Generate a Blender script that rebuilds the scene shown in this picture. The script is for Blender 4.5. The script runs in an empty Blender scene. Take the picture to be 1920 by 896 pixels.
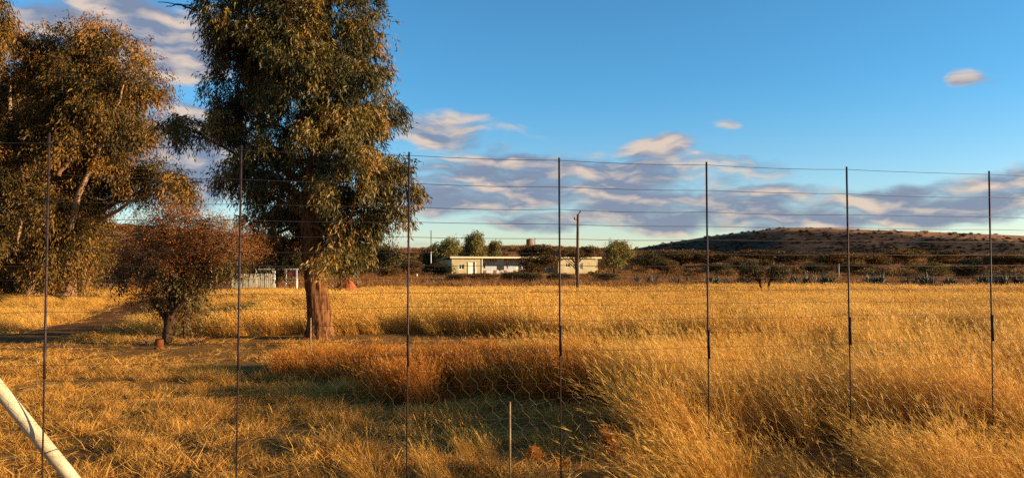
import bpy, math, random
import numpy as np
R = math.radians
S = bpy.context.scene
COL = S.collection
rng = np.random.default_rng(7)
random.seed(7)

# ------------------------------------------------------------------ camera, sky, sun, exposure
F = 1478.0                                     # focal length in pixels of the 1920 px wide photograph
EYE = 1.65
PITCH = math.atan(47.0 / F)
cam = bpy.data.cameras.new('camera')
cam.sensor_width = 36.0
cam.lens = 36.0 * F / 1920.0
cam.clip_start = 0.05
cam.clip_end = 9000.0
cam_ob = bpy.data.objects.new('camera', cam)
cam_ob.location = (0, 0, EYE)
cam_ob.rotation_euler = (math.pi / 2 + PITCH, 0, 0)
COL.objects.link(cam_ob)
S.camera = cam_ob

SUN_EL, SUN_AZ = R(9.5), R(97.0)              # azimuth clockwise from +Y (the view direction)
SKY_STRENGTH, SUN_STRENGTH, EXPOSURE = 0.070, 5.0, 1.35
S.view_settings.view_transform = 'Standard'
S.view_settings.look = 'None'
S.view_settings.gamma = 1.0
S.view_settings.use_curve_mapping = False
S.view_settings.exposure = EXPOSURE
S.cycles.use_denoising = False
S.render.filter_size = 1.15
S.cycles.sample_clamp_indirect = 4.0

sd = bpy.data.lights.new('sun', 'SUN')
sd.energy = SUN_STRENGTH
sd.angle = R(0.5)
sd.color = (1.0, 0.78, 0.48)
so = bpy.data.objects.new('sun', sd)
COL.objects.link(so)
from mathutils import Vector
sdir = Vector((math.sin(SUN_AZ) * math.cos(SUN_EL), math.cos(SUN_AZ) * math.cos(SUN_EL), math.sin(SUN_EL)))
so.rotation_euler = sdir.to_track_quat('Z', 'Y').to_euler()
so.location = (40, -10, 30)


class NT:
    """small node-tree writer"""
    def __init__(self, tree):
        self.t = tree; self.n = tree.nodes; self.l = tree.links
    def put(self, s, v):
        if hasattr(v, 'is_output') or hasattr(v, 'links'):
            self.l.new(v, s)
        else:
            s.default_value = v
    def node(self, kind, ins=None, **kw):
        nd = self.n.new(kind)
        for k, v in kw.items(): setattr(nd, k, v)
        if ins:
            for k, v in ins.items(): self.put(nd.inputs[k], v)
        return nd
    def math(self, op, a, b=0.0, c=0.0, clamp=False):
        nd = self.node('ShaderNodeMath', {0: a, 1: b, 2: c}, operation=op, use_clamp=clamp)
        return nd.outputs[0]
    def vmath(self, op, a, b=(0, 0, 0), out=0):
        return self.node('ShaderNodeVectorMath', {0: a, 1: b}, operation=op).outputs[out]
    def ramp(self, f, lo, hi, a=0.0, b=1.0, interp='SMOOTHSTEP'):
        nd = self.node('ShaderNodeMapRange', {0: f, 1: lo, 2: hi, 3: a, 4: b}, interpolation_type=interp)
        return nd.outputs[0]
    def mix(self, f, a, b, blend='MIX'):
        nd = self.node('ShaderNodeMix', data_type='RGBA', blend_type=blend)
        for i, v in ((0, f), (6, a), (7, b)):
            if not hasattr(v, 'links') and i >= 6 and len(v) == 3: v = (*v, 1)
            self.put(nd.inputs[i], v)
        return nd.outputs[2]
    def noise(self, vec, scale, detail=4.0, rough=0.55, out=0):
        return self.node('ShaderNodeTexNoise', {'Vector': vec, 'Scale': scale, 'Detail': detail, 'Roughness': rough}).outputs[out]


def px_dir(px, py):
    x = (px - 960) / F; yv = (448 - py) / F
    return x, math.cos(PITCH) - math.sin(PITCH) * yv, math.sin(PITCH) + math.cos(PITCH) * yv
def at(px, py, Y):
    """point of the world seen at a pixel of the photograph, Y metres away (used to survey positions)"""
    x, y, z = px_dir(px, py)
    return Vector((x / y * Y, Y, EYE + z / y * Y))
def azel(px, py):
    x, y, z = px_dir(px, py)
    return math.atan2(x, y), math.atan2(z, math.hypot(x, y))

W = bpy.data.worlds.new('World')
S.world = W
W.use_nodes = True
w = NT(W.node_tree)
for nd in list(w.n): w.n.remove(nd)
sky = w.node('ShaderNodeTexSky', sky_type='NISHITA', sun_disc=False, sun_elevation=SUN_EL, sun_rotation=SUN_AZ,
             altitude=1200.0, air_density=1.0, dust_density=0.6, ozone_density=2.5)
tc = w.node('ShaderNodeTexCoord')
gen = tc.outputs['Generated']
sep = w.node('ShaderNodeSeparateXYZ', {0: gen})
az = w.math('ARCTAN2', sep.outputs[0], sep.outputs[1])
el = w.math('ARCSINE', sep.outputs[2])
# a polarised-looking deep blue: the sky's own colour with more saturation
skyc = w.mix(1.0, sky.outputs[0], (.60, 1.17, 1.36), 'MULTIPLY')
skyc = w.mix(w.ramp(el, .42, 1.1, 0.0, .62), skyc, (0, 0, 0))          # zenith above the view darkened to cut the sky's fill light
hz = w.ramp(el, 0.0, 0.24, 1.0, 0.0)
skyc = w.mix(w.math('MULTIPLY', hz, 0.85), skyc, w.mix(1.0, sky.outputs[0], (1.42, 1.24, 1.18), 'MULTIPLY'))
ae = w.node('ShaderNodeCombineXYZ', {0: az, 1: el, 2: 0.0}).outputs[0]
warp = w.node('ShaderNodeTexNoise', {'Vector': ae, 'Scale': 14.0, 'Detail': 3.0})
wv = w.vmath('MULTIPLY', w.vmath('SUBTRACT', warp.outputs['Color'], (0.5, 0.5, 0.5)), (0.05, 0.03, 0.0))
aew = w.vmath('ADD', ae, wv)
CLOUDS = [  # px, py, half width, half height, tilt(deg, + = rises to the right), density, light(0 grey..1 lit)
    (250, 72, 190, 78, 0, 1.25, .62), (330, 290, 180, 105, 0, 1.1, .45), (290, 215, 70, 45, 0, .75, .8), (200, 340, 120, 50, 0, .7, .4),
    (820, 245, 120, 45, -4, .88, .75), (950, 252, 80, 20, 0, .55, .7), (930, 280, 40, 20, 0, .7, .7), (1090, 250, 60, 12, 0, .28, .6),
    (950, 315, 240, 30, 0, .98, .25), (1225, 280, 85, 26, 3, 1.0, 1.0), (1150, 315, 170, 25, 4, .85, .55),
    (900, 375, 230, 40, 0, .95, .42), (1180, 350, 220, 30, 2, .85, .5), (1250, 385, 240, 34, 2, .95, .2),
    (1060, 415, 220, 22, 0, .9, .2), (1390, 362, 90, 16, 10, .85, .9), (1330, 410, 240, 28, 2, .95, .22),
    (1600, 385, 200, 30, 7, .95, .25), (1780, 350, 190, 26, 9, .95, .45), (1890, 340, 70, 20, 8, .9, 1.0),
    (1800, 395, 220, 32, 4, .9, .22), (1560, 425, 260, 18, 2, .6, .3), (1650, 365, 120, 10, 8, .7, .9),
    (1080, 345, 380, 62, 1, .95, .38), (1330, 395, 330, 42, 3, .92, .3), (1680, 390, 340, 44, 6, .95, .32), (1360, 237, 26, 12, 0, .72, .8), (1808, 143, 28, 18, -6, .85, 1.35), (1835, 153, 34, 10, 0, .5, .3), (1890, 218, 50, 9, 0, .5, .8),
    (1362, 16, 45, 9, 0, .35, .6), (760, 455, 110, 14, 0, .5, .3), (1100, 455, 130, 9, 0, .3, .3), (120, 330, 200, 80, 0, .7, .5),
    (-300, 260, 240, 50, 3, .9, .5), (2200, 330, 260, 45, 5, .9, .5), (2500, 180, 160, 25, 4, .7, .7), (-500, 120, 160, 30, 0, .7, .7)]
dens = None; lit = None; bankm = None
for (cx, cy, hw, hh, tilt, d, li) in CLOUDS:
    a0, e0 = azel(cx, cy)
    t = R(tilt); sx, sy = F / hw * 0.8, F / hh * 0.8
    mp = w.node('ShaderNodeMapping', {'Vector': aew}, vector_type='TEXTURE')
    mp.inputs['Location'].default_value = (a0, e0, 0)
    mp.inputs['Rotation'].default_value = (0, 0, t)
    mp.inputs['Scale'].default_value = (1 / sx, 1 / sy, 1)
    ln = w.vmath('LENGTH', mp.outputs[0], out=1)
    m = w.ramp(ln, 0.25, 1.3, d, 0.0)
    dens = m if dens is None else w.math('MAXIMUM', dens, m)
    ml = w.math('MULTIPLY', m, li)
    bankm = m if bankm is None else w.math('ADD', bankm, m)
    lit = ml if lit is None else w.math('ADD', lit, ml)
litn = w.math('DIVIDE', lit, w.math('ADD', bankm, 0.02))
cv = w.vmath('MULTIPLY', aew, (1.0, 3.3, 1.0))
n1 = w.noise(cv, 11.0, 7.0, 0.56)
n2 = w.noise(w.vmath('ADD', cv, (-0.012, -0.022, 0.0)), 11.0, 4.0, 0.5)
n1s = w.noise(cv, 11.0, 4.0, 0.5)
cov = w.math('SUBTRACT', w.math('ADD', w.math('MULTIPLY', dens, 1.25), w.math('MULTIPLY', w.math('SUBTRACT', n1, 0.5), 2.0)), 0.50)
alpha = w.ramp(cov, 0.0, 0.72)
alpha = w.math('MULTIPLY', alpha, w.ramp(dens, 0.02, 0.2))
edge = w.math('MULTIPLY', w.math('SUBTRACT', n1s, n2), 5.0)
lum = w.math('ADD', w.math('ADD', w.math('SUBTRACT', w.math('MULTIPLY', litn, 1.0), 0.22), edge), w.math('MULTIPLY', w.math('SUBTRACT', 0.55, n1s), 0.5), clamp=True)
CL = 1.0
ccol = w.mix(w.ramp(lum, 0.1, 0.95, 0, 1, 'LINEAR'), tuple(CL * c for c in (1.25, 1.5, 2.15)), tuple(CL * c for c in (4.3, 3.45, 2.8)))
skyf = w.mix(w.math('MULTIPLY', alpha, 0.93), skyc, ccol)
bg = w.node('ShaderNodeBackground', {'Color': skyf, 'Strength': SKY_STRENGTH})
wo = w.node('ShaderNodeOutputWorld', {'Surface': bg.outputs[0]})

# ------------------------------------------------------------------ helpers
def tag(o, label=None, cat=None, group=None, kind=None):
    if label: o['label'] = label
    if cat: o['category'] = cat
    if group: o['group'] = group
    if kind: o['kind'] = kind
    return o

def empty(name, loc, rz=0.0, label=None, cat=None, group=None):
    o = bpy.data.objects.new(name, None)
    o.empty_display_size = 0.2
    o.location = loc
    o.rotation_euler = (0, 0, rz)
    COL.objects.link(o)
    return tag(o, label, cat, group)

def link(name, me, parent=None, link_to=COL):
    o = bpy.data.objects.new(name, me)
    if link_to is not None: link_to.objects.link(o)
    if parent is not None: o.parent = parent
    return o

def copy_tree(o, parent=None):
    c = o.copy()
    COL.objects.link(c)
    c.parent = parent
    for ch in o.children: copy_tree(ch, c)
    return c

class MB:
    """collects vertices and faces of one mesh"""
    def __init__(self):
        self.V = []; self.Fq = []; self.Ft = []; self.T = []; self.n = 0; self.polys = []
    def add(self, V, faces, tone=None):
        V = np.asarray(V, dtype=np.float32).reshape(-1, 3)
        faces = np.asarray(faces, dtype=np.int64)
        (self.Fq if faces.shape[1] == 4 else self.Ft).append(faces + self.n)
        self.V.append(V)
        if tone is None: tone = 0.5
        self.T.append(np.broadcast_to(np.asarray(tone, dtype=np.float32), (len(V),)))
        self.n += len(V)
    def box(self, c, s, rz=0.0, tone=None):
        hx, hy, hz = (v / 2 for v in s)
        P = np.array([(x, y, z) for z in (-hz, hz) for x, y in ((-hx, -hy), (hx, -hy), (hx, hy), (-hx, hy))])
        cs, sn = math.cos(rz), math.sin(rz)
        Q = np.stack([P[:, 0] * cs - P[:, 1] * sn + c[0], P[:, 0] * sn + P[:, 1] * cs + c[1], P[:, 2] + c[2]], 1)
        self.add(Q, [(3, 2, 1, 0), (4, 5, 6, 7), (0, 1, 5, 4), (1, 2, 6, 5), (2, 3, 7, 6), (3, 0, 4, 7)], tone)
    def tube(self, pts, rad, n=8, tone=None, caps=True, rough=0.0, flute=0.0):
        pts = np.asarray(pts, dtype=float)
        k = len(pts)
        rad = np.broadcast_to(np.asarray(rad, dtype=float), (k,))
        tg = np.gradient(pts, axis=0)
        tg /= np.linalg.norm(tg, axis=1, keepdims=True) + 1e-9
        ref = np.array([0.31, 0.95, 0.05]) if abs(tg[:, 1]).mean() < 0.8 else np.array([1.0, 0.1, 0.1])
        a = np.cross(tg, ref); a /= np.linalg.norm(a, axis=1, keepdims=True) + 1e-9
        b = np.cross(tg, a)
        th = np.linspace(0, 2 * math.pi, n, endpoint=False)
        rr = rad[:, None] * (1 + (rng.normal(0, rough, (k, n)) if rough else 0))
        if flute:
            zz = pts[:, 2][:, None]
            rr = rr * (1 + flute * (np.cos(3 * th + 1 + zz * .5) + .7 * np.cos(7 * th + 2 - zz * .8) + .5 * np.cos(12 * th + zz * 1.5)))
        V = pts[:, None, :] + rr[..., None] * (np.cos(th)[None, :, None] * a[:, None, :] + np.sin(th)[None, :, None] * b[:, None, :])
        V = V.reshape(-1, 3)
        i = np.arange(k - 1)[:, None] * n + np.arange(n)[None, :]
        j = np.arange(k - 1)[:, None] * n + (np.arange(n)[None, :] + 1) % n
        Fq = np.stack([i, i + n, j + n, j], -1).reshape(-1, 4)
        self.add(V, Fq, tone)
        if caps and n > 3:
            off = self.n - len(V)
            self.polys.append([off + x for x in range(n)])
            self.polys.append([off + (k - 1) * n + x for x in range(n - 1, -1, -1)])
    def mesh(self, name, mat, smooth=False):
        V = np.concatenate(self.V) if self.V else np.zeros((0, 3), np.float32)
        q = np.concatenate(self.Fq) if self.Fq else np.zeros((0, 4), np.int64)
        t = np.concatenate(self.Ft) if self.Ft else np.zeros((0, 3), np.int64)
        pl = self.polys
        loops = np.concatenate([q.ravel(), t.ravel(), np.array([i for p in pl for i in p], dtype=np.int64)]).astype(np.int32)
        sizes = np.concatenate([np.full(len(q), 4), np.full(len(t), 3), np.array([len(p) for p in pl], dtype=np.int64)]).astype(np.int32)
        starts = np.concatenate([[0], np.cumsum(sizes)[:-1]]).astype(np.int32) if len(sizes) else np.zeros(0, np.int32)
        me = bpy.data.meshes.new(name)
        me.vertices.add(len(V)); me.vertices.foreach_set('co', V.astype(np.float32).ravel())
        me.loops.add(len(loops)); me.loops.foreach_set('vertex_index', loops)
        me.polygons.add(len(sizes)); me.polygons.foreach_set('loop_start', starts); me.polygons.foreach_set('loop_total', sizes)
        me.polygons.foreach_set('use_smooth', np.full(len(sizes), bool(smooth)))
        at_ = me.attributes.new('tone', 'FLOAT', 'POINT')
        at_.data.foreach_set('value', np.concatenate(self.T).astype(np.float32) if self.T else np.zeros(0, np.float32))
        me.update(calc_edges=True)
        if mat: me.materials.append(mat)
        return me
    def obj(self, name, mat, parent=None, smooth=False, link_to=COL):
        return link(name, self.mesh(name, mat, smooth), parent, link_to)

def unit(v): return v / (np.linalg.norm(v, axis=-1, keepdims=True) + 1e-9)

_vn = {}
def vnoise(x, y, scale, seed=0):
    """smooth 2-D value noise, 0..1"""
    if seed not in _vn: _vn[seed] = np.random.default_rng(seed + 100).random((256, 256))
    g = _vn[seed]
    x = np.asarray(x, float) * scale + 1000.0; y = np.asarray(y, float) * scale + 1000.0
    xi = np.floor(x).astype(int); yi = np.floor(y).astype(int)
    fx = x - xi; fy = y - yi
    fx = fx * fx * (3 - 2 * fx); fy = fy * fy * (3 - 2 * fy)
    G = lambda i, j: g[i % 256, j % 256]
    return (G(xi, yi) * (1 - fx) + G(xi + 1, yi) * fx) * (1 - fy) + (G(xi, yi + 1) * (1 - fx) + G(xi + 1, yi + 1) * fx) * fy

def sstep(a, b, x):
    t = np.clip((np.asarray(x, float) - a) / (b - a), 0, 1)
    return t * t * (3 - 2 * t)

# ------------------------------------------------------------------ materials
def material(name):
    m = bpy.data.materials.new(name)
    m.use_nodes = True
    t = NT(m.node_tree)
    for nd in list(t.n): t.n.remove(nd)
    t.out = t.node('ShaderNodeOutputMaterial')
    return m, t
def finish(t, bsdf): t.l.new(bsdf, t.out.inputs['Surface'])

def plain(name, col, rough=0.7, metal=0.0, var=0.25, scale=3.0, bump=0.0, col2=None, stretch=(1, 1, 1), spec=0.3):
    m, t = material(name)
    tc = t.node('ShaderNodeTexCoord')
    v = t.vmath('MULTIPLY', tc.outputs['Object'], stretch)
    n = t.noise(v, scale, 6.0, 0.6)
    c2 = col2 if col2 else tuple(c * (1 - var) for c in col)
    c = t.mix(t.ramp(n, 0.38, 0.64), col, c2)
    b = t.node('ShaderNodeBsdfPrincipled', {'Base Color': c, 'Roughness': rough, 'Metallic': metal, 'Specular IOR Level': spec})
    if bump:
        bp = t.node('ShaderNodeBump', {'Height': n, 'Strength': bump, 'Distance': 0.02})
        t.l.new(bp.outputs[0], b.inputs['Normal'])
    finish(t, b.outputs[0])
    return m

def leafy(name, cols, trans=0.3, rough=0.55, spec=0.25, patch=0.0, patch_scale=0.6, rnd=0.3):
    """leaf or grass material: colour runs along `cols` by a per-blade tone, the plant's own random number and a broad noise"""
    m, t = material(name)
    a = t.node('ShaderNodeAttribute', attribute_name='tone')
    oi = t.node('ShaderNodeObjectInfo')
    f = t.math('ADD', a.outputs['Fac'], t.math('MULTIPLY', t.math('SUBTRACT', oi.outputs['Random'], 0.5), rnd))
    if patch:
        g = t.node('ShaderNodeNewGeometry')
        nz = t.noise(g.outputs['Position'], patch_scale, 3.0, 0.5)
        f = t.math('ADD', f, t.math('MULTIPLY', t.math('SUBTRACT', nz, 0.5), patch))
    r = t.node('ShaderNodeValToRGB', {0: f})
    cr = r.color_ramp
    while len(cr.elements) < len(cols): cr.elements.new(0.5)
    for i, c in enumerate(cols):
        cr.elements[i].position = i / (len(cols) - 1)
        cr.elements[i].color = (*c, 1)
    b = t.node('ShaderNodeBsdfPrincipled', {'Base Color': r.outputs[0], 'Roughness': rough, 'Specular IOR Level': spec})
    tr = t.node('ShaderNodeBsdfTranslucent', {'Color': r.outputs[0]})
    mx = t.node('ShaderNodeMixShader', {0: trans, 1: b.outputs[0], 2: tr.outputs[0]})
    finish(t, mx.outputs[0])
    return m

M = {}
M['tall'] = leafy('tall_dry_grass', [(.17, .055, .008), (.37, .14, .016), (.57, .25, .028), (.70, .345, .045), (.80, .44, .085)], .3, patch=1.0, patch_scale=.55)
M['tallfar'] = leafy('pale_straw_grass', [(.22, .08, .012), (.44, .19, .024), (.62, .30, .042), (.75, .41, .075), (.82, .50, .13)], .3, patch=1.0, patch_scale=.16)
M['rust'] = leafy('rusty_dry_grass', [(.13, .03, .005), (.30, .085, .009), (.52, .18, .016), (.66, .28, .04)], .35, patch=.5, patch_scale=.5)
M['short'] = leafy('short_dry_grass', [(.12, .04, .008), (.38, .16, .022), (.64, .30, .044), (.82, .47, .11)], .25, patch=.7, patch_scale=.5)
M['scrubgrass'] = leafy('scrub_grass', [(.07, .028, .009), (.16, .06, .014), (.30, .115, .022), (.44, .20, .04)], .25, patch=.8, patch_scale=.08)
M['gum'] = leafy('gum_leaf', [(.03, .027, .007), (.065, .052, .011), (.125, .085, .016), (.21, .125, .024), (.30, .15, .034)], .12, .5, .2, patch=.55, patch_scale=.9, rnd=.05)
M['gum2'] = leafy('brown_gum_leaf', [(.028, .019, .005), (.065, .040, .008), (.12, .066, .012), (.195, .096, .017), (.28, .13, .027)], .12, .55, .15, patch=.5, patch_scale=.35, rnd=.1)
M['acacia'] = leafy('dry_acacia_leaf', [(.05, .02, .005), (.125, .045, .009), (.225, .076, .014), (.34, .115, .022)], .2, .6, .2, patch=.5, patch_scale=1.2, rnd=.1)
M['acaciagreen'] = leafy('green_acacia_leaf', [(.045, .04, .014), (.085, .065, .018), (.13, .09, .025)], .2, .6, .2, patch=.3)
M['bushdark'] = leafy('dark_bush_leaf', [(.03, .026, .009), (.055, .042, .011), (.095, .066, .016), (.14, .09, .02)], .15, .6, .2, patch=.4, patch_scale=.25, rnd=.4)
M['bushbrown'] = leafy('brown_bush_leaf', [(.05, .03, .007), (.105, .056, .012), (.18, .088, .017), (.26, .13, .024)], .15, .6, .2, patch=.4, patch_scale=.25, rnd=.5)
M['pepper'] = leafy('pale_green_leaf', [(.07, .062, .014), (.12, .10, .02), (.19, .145, .028), (.26, .18, .035)], .2, .6, .2, patch=.4, patch_scale=.4, rnd=.3)
M['hillbush'] = leafy('hill_leaf_painted_shade', [(.012, .010, .009), (.022, .016, .011), (.034, .024, .014), (.06, .036, .018)], .1, .7, .1, rnd=.6)  # hill scrub leaves coloured extra dark to paint in the cloud shade
M['agave'] = leafy('agave_leaf', [(.018, .019, .011), (.04, .038, .022), (.15, .125, .07)], .05, .55, .3, rnd=.4)
M['bark'] = plain('gum_bark', (.19, .08, .03), .95, spec=.03, col2=(.032, .011, .005), scale=6.5, stretch=(2.4, 2.4, .4), bump=.9)
M['barkpale'] = plain('pale_gum_bark', (.34, .20, .10), .85, spec=.1, col2=(.16, .075, .035), scale=1.6, stretch=(1.5, 1.5, .4), bump=.6)
M['barkdark'] = plain('dark_bark', (.07, .034, .018), .95, spec=.05, col2=(.03, .015, .009), scale=6, bump=.6)
M['twig'] = plain('dry_twig', (.20, .10, .05), .9, scale=8)
M['steel'] = plain('rusted_fence_steel', (.055, .028, .024), .6, .5, scale=14, col2=(.028, .016, .014))
M['wire'] = plain('fence_wire', (.075, .055, .05), .5, .7, scale=9)
M['netting'] = plain('galvanised_netting', (.085, .065, .045), .5, .6, scale=9)
M['cream'] = plain('cream_pipe_paint', (.50, .40, .25), .45, scale=5, col2=(.40, .30, .17), spec=.5)
M['wall'] = plain('cream_wall_plaster', (.40, .315, .175), .85, spec=.1, scale=1.2, col2=(.33, .255, .135))
M['whitewall'] = plain('white_wall_paint', (.36, .37, .40), .8, scale=1.5, var=.1)
M['fascia'] = plain('white_roof_edge', (.55, .46, .29), .6, scale=1, var=.08)
M['white'] = plain('white_paint', (.62, .57, .46), .5, scale=4, var=.15)
M['glass'] = plain('dark_window_glass', (.03, .035, .045), .12, scale=1, spec=.6)
M['blind'] = plain('dark_shade_cloth', (.022, .02, .02), .9, scale=5)
M['brick'] = plain('red_brick', (.28, .10, .05), .85, scale=9, col2=(.18, .065, .035))
M['soil'] = plain('red_soil', (.30, .075, .02), .95, scale=5, col2=(.19, .045, .014), bump=.8)
M['rust_tank'] = plain('rusty_tank_steel', (.34, .15, .07), .8, scale=1.5, col2=(.16, .07, .045), stretch=(1, 1, .3))
M['pole'] = plain('weathered_pole_wood', (.10, .055, .03), .85, scale=4, stretch=(4, 4, .4), col2=(.05, .028, .017))
M['redpaint'] = plain('faded_red_paint', (.36, .07, .045), .6, scale=3)
M['palegreen'] = plain('pale_corrugated_steel', (.50, .44, .30), .6, scale=2, col2=(.36, .30, .19), stretch=(3, 3, .3))
M['log'] = plain('cut_log_wood', (.17, .045, .012), .9, spec=.05, scale=9, col2=(.10, .03, .01))

# ------------------------------------------------------------------ terrain
CR = [(-2500, 468), (-1200, 448), (-300, 420), (0, 417), (190, 423), (300, 432), (400, 441), (600, 461), (760, 470), (880, 467), (960, 466), (1000, 465.5),
      (1110, 469), (1180, 474), (1400, 478), (1920, 480), (2600, 482), (6000, 484)]
CR_AZ = np.array([math.atan((p - 960) / F) for p, _ in CR])
CR_T = np.array([(495 - q) / F for _, q in CR])
RC = 330.0
def gz(X, Y):
    X = np.asarray(X, float); Y = np.asarray(Y, float)
    r = np.hypot(X, Y); a = np.arctan2(X, Y)
    tan = np.interp(a, CR_AZ, CR_T) * np.clip(np.cos(a), .35, 1)
    crest = EYE + tan * RC
    z = sstep(115, RC, r) * crest - sstep(RC, 1500, r) * crest * 1.2
    z = z + 0.06 * (vnoise(X, Y, .35, 1) - .5) * sstep(3, 9, r) + 0.05 * (vnoise(X, Y, 1.3, 2) - .5)
    z = z + 1.6 * (vnoise(X, Y, .022, 3) - .5) * sstep(130, 260, r) + .3 * (vnoise(X, Y, .1, 4) - .5) * sstep(60, 110, r)
    return z
def gzs(x, y): return float(gz(x, y))

# path to the left, surveyed on the ground
PATH = np.array([(-17.5, 14.0), (-12.5, 15.7), (-11.0, 17.0), (-10.7, 19.2), (-11.3, 22.0), (-12.8, 26.0), (-15.5, 33.0), (-17.0, 42.0), (-16.0, 55.0)])
def path_dist(X, Y):
    X = np.asarray(X, float); Y = np.asarray(Y, float)
    d = np.full(X.shape, 1e9)
    for (a, b) in zip(PATH[:-1], PATH[1:]):
        ab = b - a
        t = np.clip(((X - a[0]) * ab[0] + (Y - a[1]) * ab[1]) / (ab @ ab), 0, 1)
        d = np.minimum(d, np.hypot(X - a[0] - t * ab[0], Y - a[1] - t * ab[1]))
    return d

def build_ground():
    rr = np.concatenate([[0.0], np.geomspace(0.6, 4000, 170)])
    na = 420
    # finer angular steps in the direction one looks
    th = np.linspace(-math.pi, math.pi, na, endpoint=False)
    RR, TH = np.meshgrid(rr[1:], th, indexing='ij')
    X = RR * np.sin(TH); Y = RR * np.cos(TH)
    V = np.concatenate([[[0, 0, gzs(0, 0)]], np.stack([X, Y, gz(X, Y)], -1).reshape(-1, 3)])
    k = len(rr) - 1
    i = 1 + np.arange(k - 1)[:, None] * na + np.arange(na)[None, :]
    j = 1 + np.arange(k - 1)[:, None] * na + (np.arange(na)[None, :] + 1) % na
    q = np.stack([i, j, j + na, i + na], -1).reshape(-1, 4)[:, ::-1]
    mb = MB()
    mb.add(V, q, 0.5)
    tri = np.stack([np.zeros(na, int), 1 + (np.arange(na) + 1) % na, 1 + np.arange(na)], 1)[:, ::-1]
    mb.Ft.append(tri)
    m, t = material('ground_soil_and_litter')
    g = t.node('ShaderNodeNewGeometry')
    P = g.outputs['Position']
    sp = t.node('ShaderNodeSeparateXYZ', {0: P})
    flat = t.vmath('MULTIPLY', P, (1, 1, 0))
    r = t.vmath('LENGTH', flat, out=1)
    nA = t.noise(P, .5, 5, .6); nB = t.noise(P, 7.0, 6, .65); nC = t.noise(P, 45.0, 4, .6)
    near = t.mix(t.ramp(nB, .35, .66), (.13, .055, .012), (.30, .14, .028))
    near = t.mix(t.ramp(nA, .45, .7, 0, .75), near, (.12, .045, .011))
    near = t.mix(t.ramp(nC, .5, .7, 0, .55), near, (.44, .24, .055))
    fA = t.noise(t.vmath('MULTIPLY', P, (.4, 1.0, 1)), .06, 6, .62); fB = t.noise(P, .35, 6, .7)
    far = t.mix(t.ramp(fA, .36, .62), (.18, .06, .02), (.36, .14, .035))
    far = t.mix(t.ramp(fB, .52, .66, 0, .75), far, (.085, .045, .018))
    far2 = t.mix(t.ramp(fB, .42, .62), (.48, .20, .075), (.26, .09, .03))
    far = t.mix(t.ramp(r, 170, 290), far, far2)
    c = t.mix(t.ramp(t.math('ADD', r, t.math('MULTIPLY', nA, 10)), 53, 66), near, far)
    b = t.node('ShaderNodeBsdfPrincipled', {'Base Color': c, 'Roughness': .95, 'Specular IOR Level': .1})
    bp = t.node('ShaderNodeBump', {'Height': t.math('ADD', nB, t.math('MULTIPLY', nC, .6)), 'Strength': .9, 'Distance': .05})
    t.l.new(bp.outputs[0], b.inputs['Normal'])
    finish(t, b.outputs[0])
    tag(mb.obj('ground', m, smooth=True), 'dry brown earth running from the fence to the far rise', 'ground', kind='structure')
build_ground()

def build_path():
    mb = MB()
    pts = []
    for a, b in zip(PATH[:-1], PATH[1:]):
        n = max(2, int(np.linalg.norm(b - a) / .5))
        pts += [a + (b - a) * t for t in np.linspace(0, 1, n, endpoint=False)]
    pts = np.array(pts + [PATH[-1]])
    for _ in range(6): pts[1:-1] = (pts[:-2] + 2 * pts[1:-1] + pts[2:]) / 4
    tg = unit(np.gradient(pts, axis=0)); nr = np.stack([-tg[:, 1], tg[:, 0]], 1)
    k = len(pts); ws = np.linspace(-1, 1, 7)
    hw = .95 + .25 * (vnoise(np.arange(k), 0, .3, 9) - .5)
    P = pts[:, None, :] + nr[:, None, :] * ws[None, :, None] * hw[:, None, None]
    Z = gz(P[..., 0], P[..., 1]) + .012 + .02 * np.cos(ws * math.pi / 2)[None, :]
    V = np.concatenate([P, Z[..., None]], -1).reshape(-1, 3)
    i = np.arange(k - 1)[:, None] * 7 + np.arange(6)[None, :]
    mb.add(V, np.stack([i, i + 1, i + 8, i + 7], -1).reshape(-1, 4))
    m = plain('trodden_earth', (.23, .095, .024), .95, scale=4, spec=.05, col2=(.14, .05, .013), bump=.6)
    tag(mb.obj('path', m, smooth=True), 'trodden brown track bending past the small tree', 'path', kind='structure')
build_path()

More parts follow.
